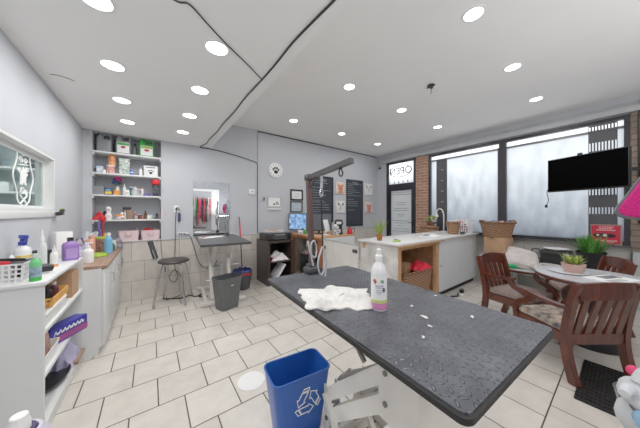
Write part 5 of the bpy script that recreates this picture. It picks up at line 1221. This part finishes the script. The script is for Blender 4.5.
for k in range(5): g.ball((rn.uniform(-.05, .05), rn.uniform(-.05, .05), rn.uniform(.11, .15)), .016, n=8, m=5)
g.build('blossoms', YELLOW, t)
t = thing('saucer_plate', 'white glass plate under the pink pot on the round table', 'plate', (3.66, .37, .70)); G().lathe([(.1, 0), (.15, .008), (.152, .0125), (.10, .0125)], n=30).build('plate_body', mat('plate_pale', (222, 226, 228), .2), t)
t = thing('magazine', 'glossy open magazine lying on the round table', 'magazine', (3.60, .075, .70), R(-25))
G().box((0, 0, .006), (.38, .22, .012), bev=.002).build('pages', PAPER, t); G().box((.04, .04, .0135), (.22, .08, .003)).build('cover_photo', mat('photo_print', (150, 150, 160), .4, scale=18, tint=(60, 60, 70)), t)
G().b2((-.16, -.09, .0125), (.05, -.03, .014)).build('cover_text_block', LGREY, t)

STRIPES = mat('striped_cushion', (170, 152, 134), .85, scale=22, var=.3, tint=(70, 70, 78))
def armchair(label, loc, rz, cushion, seatname='seat_cushion'):
    """local frame: +y is the front of the chair, back posts at y=0"""
    t = thing('armchair', label, 'chair', loc, rz, 'reddish wooden slat-back armchairs')
    W = .52
    for s in (-1, 1):
        x = s*(W/2-.02)
        G().bar([(x, -.02, 0), (x, .03, .18), (x, .045, .36), (x, .01, .60), (x, -.04, .795)], .045, lambda f: .06-.012*f, (1, 0, 0)).build('leg', REDWOOD, t)
        G().bar([(x, .51, 0), (x, .495, .2), (x, .49, .37)], .045, lambda f: .042+.012*f, (1, 0, 0)).build('leg', REDWOOD, t)
        G().bar([(x, .0, .59), (x*1.04, .12, .585), (x*1.06, .26, .595), (x*1.06, .36, .612)], lambda f: .045+.022*f, .026, (1, 0, 0)).build('armrest', REDWOOD, t)
        G().bar([(x, .50, .34), (x*1.02, .50, .42), (x*1.04, .43, .49), (x*1.06, .35, .53), (x*1.06, .315, .59)], .036, .05, (1, 0, 0)).build('arm_support', REDWOOD, t)
    g = G(); g.b2((-W/2+.04, .47, .29), (W/2-.04, .51, .37)); g.b2((-W/2+.04, .03, .29), (W/2-.04, .06, .37))
    for s in (-1, 1): g.b2((s*(W/2-.02)-.015, .06, .29), (s*(W/2-.02)+.015, .48, .37))
    g.build('seat_frame', REDWOOD, t)
    G().stack([(W-.06, .42, .05, .365, 0, .28), (W-.02, .44, .06, .385, 0, .285), (W-.03, .43, .06, .42, 0, .285), (W-.12, .36, .06, .435, 0, .285)]).build('seat_cushion', cushion, t)
    g = G()
    def yb(z): return .04-.08*(z-.36)/.43
    g.bar([(-W/2+.03, yb(.75), .735), (-.1, yb(.75)-.03, .752), (.1, yb(.75)-.03, .752), (W/2-.03, yb(.75), .735)], .13, .03, (0, 0, 1))
    g.bar([(-W/2+.03, yb(.36), .345), (W/2-.03, yb(.36), .345)], .06, .028, (0, 0, 1), smooth=False)
    for k in range(5):
        x = -.17+.085*k; c = -.03*(1-(x/.26)**2)
        g.bar([(x, yb(.36), .36), (x, yb(.55)+c*.6, .55), (x, yb(.72)+c, .70)], .05, .016, (1, 0, 0))
    g.build('backrest', REDWOOD, t)
    return t
def heading(dx, dy): return math.atan2(dy, dx)-PI/2
armchair('nearest wooden armchair seen from behind, with a striped seat cushion', (2.87, .107, 0), heading(.587, .81), STRIPES)
armchair('wooden armchair at the left of the round table with a taupe seat', (3.60, 1.02, 0), heading(-.25, -.97), CUSH)
armchair('wooden armchair behind the round table near the grass planter', (4.40, .08, 0), heading(-.42, .91), CUSH)

# floor mat (black drain grate mat)
t = thing('grid_mat', 'black rubber grid mat on the floor in front of the nearest armchair', 'mat', (2.83, .095, 0), R(0))
g = G(); w, d = .70, .25
for k in range(15): x = -w/2+w*k/14; g.b2((x-.006, -d/2, 0), (x+.006, d/2, .012))
for k in range(13): y = -d/2+d*k/12; th = .012 if k == 6 else .004; g.b2((-w/2, y-th/2, 0), (w/2, y+th/2, .0115))
g.build('mat_grid', DBLACK, t)
G().b2((-w/2, -d/2, 0), (w/2, d/2, .003)).build('mat_backing', mat('mat_dark', (46, 42, 42), .8), t)
t = thing('floor_disc', 'round white paper disc lying on the floor tiles', 'disc', (.65, 1.80, 0)); G().lathe([(.105, 0), (.105, .002)], n=32, sy=1.0).build('disc_body', WPLAS, t)

# ------------------------------------------------------------------ big grooming table in the foreground
TA = R(-3.4); TC = (.964, .822)
t = thing('grooming_table', 'big black diamond-plate grooming table on a white lift in the foreground', 'grooming table', (TC[0], TC[1], 0), TA)
GT = .90
G().stack([(.715, 1.27, .024, GT-.03), (.725, 1.28, .028, GT-.024), (.725, 1.28, .028, GT-.008), (.715, 1.27, .024, GT-.0055)], n=5).build('edge_band', mat('edge_rubber', (18, 18, 19), .6), t)
G().stack([(.712, 1.267, .024, GT-.006), (.712, 1.267, .024, GT)], n=5).build('rubber_top', diamond_mat('diamond_rubber'), t)
LIFT = mat('lift_cream', (240, 237, 230), .35, var=.03, scale=6)
LIFTB = mat('lift_bolt', (120, 118, 116), .3, metal=.7)
g = G(); g.b2((-.26, -.5, GT-.075), (-.21, .5, GT-.031)); g.b2((.21, -.5, GT-.075), (.26, .5, GT-.031))
for y in (-.5, 0, .45): g.b2((-.21, y, GT-.07), (.21, y+.05, GT-.031))
g.build('top_frame', LIFT, t)
g = G(); g.b2((-.2, -.52, .0), (-.13, .27, .06), bev=.005); g.b2((.2, -.52, 0), (.27, .27, .06), bev=.005)
for y in (-.50, .0, .2): g.b2((-.13, y, .005), (.2, y+.06, .055))
g.build('base_frame', LIFT, t)
for s in (-.085, .15):
    for (y0, z0, y1, z1) in ((.24, .26, -.20, .655), (.24, .125, -.20, .52)):
        g = G(); g.bar([(s, y0, z0), (s, y1, z1)], .07, .07, (1, 0, 0), smooth=False); g.build('lift_arm', LIFT, t)
    for q in (-1, 1):
        G().b2((s+q*.036, .225, .05), (s+q*.045, .27, .31)).build('pivot_plate', LIFT, t)
        G().b2((s+q*.036, -.25, .45), (s+q*.045, -.165, .74)).build('pivot_plate', LIFT, t)
    for y, z in ((.24, .26), (.24, .125), (-.205, .655), (-.205, .52)): G().tube([(s-.052, y, z), (s+.052, y, z)], .012, smooth=False, n=10).build('pivot_bolt', LIFTB, t)
    G().bar([(s-.05, .25, .27), (s-.05, .06, .02)], .03, .03, (1, 0, 0), smooth=False).build('brace', LIFT, t)
G().b2((-.16, -.38, .36), (.2, -.26, GT-.076)).build('lift_column', LIFT, t)
G().tube([(.03, .17, .12), (.03, -.02, .36), (.03, -.2, .52)], .03, smooth=False, n=12).build('gas_cylinder', LIFTB, t)
G().tube([(-.01, .34, .10), (.0, .26, .3), (.05, .1, .42), (.06, .0, .5)], .018).tube([(-.04, .32, .07), (-.05, .3, .2), (.02, .2, .38)], .012).build('hydraulic_hose', mat('hose_grey', (168, 164, 158), .5), t)
G().tube([(-.15, -.07, .745), (-.19, -.10, .73), (-.20, -.15, .70)], .011).build('release_lever', LIFTB, t)
# grooming arm clamped on the table
t = thing('grooming_post', 'tall brown square grooming arm with overhead bar, clamped to the big table', 'grooming arm', (.985, 1.425, GT))
G().box((0, -.01, .025), (.12, .1, .045), bev=.015).box((0, .005, .055), (.07, .06, .02), bev=.005).build('clamp', DGREY, t)
G().bar([(0, 0, .04), (-.03, 0, .725)], .034, .034, (1, 0, 0), smooth=False).build('post', POSTM, t)
G().bar([(-.032, .03, .712), (0, -.43, .775)], .034, .034, (1, 0, 0), smooth=False).bar([(-.03, -.01, .64), (-.026, -.09, .715)], .014, .012, (1, 0, 0), smooth=False).box((-.03, .0, .722), (.042, .06, .042), bev=.004).build('overhead_bar', GUN, t)
g = G(); g.tube([(-.005, -.33, .75), (-.003, -.35, .71), (-.003, -.335, .69), (-.008, -.32, .71), (-.005, -.33, .75)], .005); g.build('hook', BLACK, t)
t = thing('grooming_loop', 'dark grooming loop with metal clasp hanging from the overhead bar', 'leash', (.965, 1.28, GT+.716))
g = G(); g.tube([(0, 0, .0), (.003, 0, -.05), (.0, 0, -.09)], .011); g.tube([(0, 0, -.09), (.012, 0, -.12), (.0, 0, -.15), (-.012, 0, -.12), (0, 0, -.09)], .006); g.build('clasp', CHROME, t)
G().tube([(0, 0, -.14), (.004, 0, -.3), (.012, 0, -.45), (.01, 0, -.52)], .0055).build('strap', DBLACK, t)
g = G(); g.tube([(.01, 0, -.5), (-.03, -.01, -.58), (-.035, -.01, -.64), (.0, 0, -.70), (.03, .0, -.66), (.035, 0, -.58), (.012, 0, -.5)], .006); g.tube([(.03, 0, -.52), (.045, 0, -.62), (.035, 0, -.72)], .006); g.build('noose', LGREY, t)
solo(G().tube([(.955, 1.445, GT+.20), (.935, 1.40, GT+.24), (.945, 1.39, GT+.16), (.985, 1.385, GT+.12), (1.01, 1.40, GT+.18), (.99, 1.40, GT+.24), (.955, 1.39, GT+.22), (.955, 1.39, GT+.14), (.97, 1.385, GT+.06)], .007), 'strap_coil', LGREY, 'pale grey strap coiled around the grooming post', 'strap')

# towel on the table
rn = random.Random(77); ph = [rn.uniform(0, 6.28) for _ in range(8)]
def towel(u, v):
    # u along the long side, v across
    a = Vector((.585, .885, 0)); b = Vector((.855, .70, 0)); c = Vector((1.03, .90, 0)); d = Vector((.70, 1.14, 0))
    p = a*(1-u)*(1-v)+b*u*(1-v)+c*u*v+d*(1-u)*v
    e = min(u, 1-u, v, 1-v)
    wr = .5+.26*math.sin(9*u+5*v+ph[0])+.2*math.sin(10*v-6*u+ph[1])+.13*math.sin(19*u+13*v+ph[2])+.08*math.sin(31*v-9*u+ph[3])
    wob = .010*math.sin(13*u+ph[4])+.006*math.sin(29*u+ph[5])
    p.x += wob*(1 if v < .5 else -1)*.7+.010*math.sin(17*v+ph[6]); p.y += wob
    z = GT+.0065+max(0, wr)**1.6*.036*min(1, .15+e*6)
    return (p.x, p.y, z)
solo(G().grid(towel, 46, 40, .006), 'crumpled_towel', CLOTHW, 'crumpled white towel lying on the big grooming table', 'towel')
# spray bottle on the table
t = thing('spray_bottle', 'white bottle with a printed label and pink liquid on the big grooming table', 'bottle', (.872, .70, GT), R(-30))
r = .037; n = 28
G().lathe([(r*.93, 0), (r, .006), (r, .165), (r*.95, .185), (r*.75, .205), (r*.42, .222), (r*.38, .235)], n=n).build('bottle_body', mat('bottle_white', (232, 232, 234), .3, var=.01), t)
G().lathe([(r*.955, .003), (r*1.012, .008), (r*1.012, .038)], n=n, cap0=False, cap1=False).build('liquid', mat('pink_liquid', (222, 138, 190), .2), t)
lb = G().lathe([(r*1.008, .05), (r*1.008, .16)], n=n, cap0=False, cap1=False).build('bottle_label', mat('label_white', (240, 240, 240), .5, var=.01), t)
G().lathe([(r*1.014, .038), (r*1.014, .052)], n=n, cap0=False, cap1=False).build('green_band', mat('label_green', (196, 214, 110), .4), t)
g = G().lathe([(r*.46, .232), (r*.46, .252), (r*.3, .258), (r*.24, .275), (r*.3, .28), (r*.2, .285)]); g.build('cap', WPLAS, t)
camd = math.atan2(-.70, -.872)-R(-30)
def onlab(dth, z, rr_=r*1.016): a = camd+dth; return (rr_*math.cos(a), rr_*math.sin(a), z)
g = G()
for dth, z, q in ((-.55, .142, .008), (-.4, .137, .006), (-.48, .131, .005)): g.ball(onlab(dth, z), q*.8, q*.8, q, n=8, m=6)
g.build('orange_emblem', mat('emblem_rust', (176, 78, 50), .5), lb)
g = G()
for dth, z, q in ((.35, .142, .006), (.5, .138, .007), (.25, .137, .004)): g.ball(onlab(dth, z), q*.8, q*.8, q, n=8, m=6)
g.build('green_emblem', mat('emblem_green', (120, 170, 120), .5), lb)
g = G()
for z, w, hh in ((.118, .9, .005), (.109, .8, .004), (.098, .7, .0025), (.09, .75, .0025), (.082, .6, .0025)):
    k = -w/2
    while k < w/2:
        l = rn.uniform(.06, .13); p = onlab(k+l/2, z); g.box(p, (.0015, l*r*.8, hh), rz=camd+k+l/2); k += l+.035
g.build('label_lettering', mat('label_blue', (96, 116, 156), .5), lb)
g = G(); g.ball(onlab(.62, .1), .006, .006, .011, n=8, m=6); g.build('dog_picture', DGREY, lb)
# bits of fur / paint on the table top
for k, (x, y, q) in enumerate([(1.02, .62, .010), (.96, .52, .016), (1.28, .98, .012), (1.13, .40, .011), (.90, .47, .009), (1.25, .62, .008), (.80, .44, .008)]):
    g = G(); g.ball((0, 0, .0022), q, q*.6, .002, n=9, m=4); g.ball((q*.8, q*.4, .002), q*.5, q*.45, .0018, n=8, m=4)
    solo(g, 'fur_tuft', WPLAS, 'tiny white tuft of fur on the black rubber table top', 'fur tuft', (x, y, GT), k*1.1, 'fur tufts on the big grooming table')

# blue recycling bin
t = thing('recycling_bin', 'blue recycling bin with white arrows symbol beside the grooming table', 'recycling bin', (.734, 1.225, 0), R(-7))
BH = .40
G().shell(.275, .17, .37, .235, BH, .006, .045, lip=.006).build('bin_body', BLUE, t)
# chasing arrows on the face towards the camera (-Y side): outlined folded arrows
g = G(); sl = (.235-.17)/2/BH
def face(x, z): return (x, -.085-sl*z-.004, z)
cz, cx, Rr = .245, .02, .062
def rot(p, a): p = (p[0]*1.35, p[1]*1.35); return (p[0]*math.cos(a)-p[1]*math.sin(a), p[0]*math.sin(a)+p[1]*math.cos(a))
for k in range(3):
    a = k*2*PI/3
    quad = [(-.052, -.018), (-.020, -.018), (-.020, -.054), (-.052, -.054)]
    # straight run along the bottom side with a fold at its left and an arrow head at its right
    run = [(-.040, -.020), (.004, -.020), (.004, -.012), (.030, -.034), (.004, -.056), (.004, -.048), (-.026, -.048), (-.040, -.020)]
    fold = [(-.043, -.022), (-.060, .008), (-.036, .022), (-.02, -.006)]
    for pl in (run, [(-.046, -.020), (-.030, -.048), (-.044, -.048), (-.058, -.024), (-.046, -.020)]):
        q = [rot((p[0], p[1]), a) for p in pl]
        g.tube([face(cx+p[0], cz+p[1]) for p in q], .0032, n=5, smooth=False)
g.build('arrows_symbol', mat('symbol_white', (246, 246, 248), .5, var=.01), t)

# ------------------------------------------------------------------ lower left bottle on a side cart, lower right basket
t = thing('utility_cart', 'low grey utility cart below the purple bottle, mostly out of frame', 'cart', (-.26, .74, 0))
G().b2((-.12, -.14, .61), (.12, .10, .63)).b2((-.12, -.14, .2), (.12, .10, .215)).build('cart_shelf', LGREY, t)
for x in (-.11, .11):
    for y in (-.13, .09): G().tube([(x, y, 0), (x, y, .61)], .01, smooth=False).build('leg', CHROME, t)
t = thing('shampoo_jug', 'purple bottle with a white cap in the lower left corner', 'bottle', (-.232, .795, .63))
G().lathe([(.05, 0), (.055, .01), (.055, .16), (.05, .2), (.036, .235), (.025, .25)], n=24).build('bottle_body', mat('purple_clear', (66, 48, 92), .15, scale=40, var=.3), t)
G().lathe([(.017, .245), (.017, .266), (.0145, .272), (.014, .282), (.012, .284)], n=24).build('cap', WPLAS, t)
G().lathe([(.045, .222), (.047, .226), (.033, .246), (.028, .246)], n=24, cap0=False, cap1=False).build('collar', mat('pale_collar', (200, 196, 208), .4), t)
t = thing('wire_cart', 'grey wire basket stand in the lower right corner', 'wire basket', (1.95, -.15, 0), R(20))
g = G()
for z, w in ((.26, .28), (.34, .31), (.42, .34)):
    L_ = [(x, y, z) for x, y in rr(w, w*.9, .06)]; g.tube(L_+[L_[0]], .006, smooth=False, n=6)
for k, (x, y) in enumerate(rr(1, .9, .2, 4)): g.tube([(x*.28, y*.28, .26), (x*.34, y*.34, .42)], .0045, smooth=False, n=6)
for k in range(7): f = -.12+.24*k/6; g.tube([(f, -.12, .26), (f, .12, .26)], .004, smooth=False, n=6)
g.build('wire_basket', CHROME, t)
for x in (-.12, .12):
    for y in (-.10, .10): G().tube([(x, y, 0), (x, y, .26)], .011, smooth=False).build('leg', MGREY, t)
PL1 = mat('pale_grey_plush', (216, 219, 224), .9, bump=.3); PL2 = mat('baby_blue_cloth', (150, 196, 232), .9, bump=.3)
t = thing('plush_toy', 'white and pale blue plush toy lolling over the edge of the wire basket', 'toy', (1.87, -.07, .267), R(20))
def lump(g, a, b, r0, r1): g.tube([a, (Vector(a)+Vector(b))/2+Vector((0, 0, .012)), b], r0, n=12, r1=r1)
g = G(); g.ball((.04, 0, .09), .1, .09, .09); g.ball((.02, .02, .22), .075, .07, .07); g.ball((-.045, .03, .2), .035, .04, .03); g.build('toy_body', PL1, t)
g = G(); lump(g, (-.01, .06, .24), (-.09, .11, .255), .03, .018); g.build('ear', PL1, t)
g = G(); lump(g, (.0, .03, .28), (.02, .0, .34), .03, .016); g.build('ear', PL1, t)
g = G(); lump(g, (-.03, .03, .13), (-.12, .06, .16), .034, .03); g.build('paw', PL2, t)
G().ball((-.035, .07, .235), .008, .008, .010).build('eye', DGREY, t)
G().ball((.07, .02, .30), .03, .025, .025).build('pink_bow', mat('pink_tag', (226, 60, 110), .7), t)

# ------------------------------------------------------------------ unseen fill lamps added behind the camera to brighten the ceilings
for x, y, z, e in ((.0, -1.2, 1.1, CEIL_FILL), (2.6, -1.3, 1.2, CEIL_FILL*1.5)):
    L = bpy.data.lights.new('ceiling_fill', 'AREA'); L.shape = 'DISK'; L.size = .8; L.energy = e
    o = bpy.data.objects.new('ceiling_fill', L); COL.objects.link(o); o.location = (x, y, z); o.rotation_euler = (R(180), 0, 0)
# ------------------------------------------------------------------ world, camera
W = bpy.data.worlds.new('World'); SC.world = W; W.use_nodes = True
bg = W.node_tree.nodes['Background']; bg.inputs[0].default_value = (.93, .965, 1, 1); bg.inputs[1].default_value = 2.6
L = bpy.data.lights.new('side_room_fill', 'AREA'); L.size = .4; L.energy = 34  # unseen lamp added to brighten the side room
o = bpy.data.objects.new('side_room_fill', L); COL.objects.link(o); o.location = (XL-.85, 3.4, ZL-.03)
cam = bpy.data.cameras.new('Camera'); cam.sensor_width = 36; cam.lens = 227/640*36; cam.shift_y = -2/640; cam.clip_start = .02
co = bpy.data.objects.new('Camera', cam); COL.objects.link(co); co.location = (0, 0, 1.36); co.rotation_euler = (R(90), 0, R(-36.7))
SC.camera = co
SC.view_settings.view_transform = 'Standard'; SC.view_settings.look = 'None'; SC.view_settings.exposure = 0.; SC.view_settings.gamma = 1.2
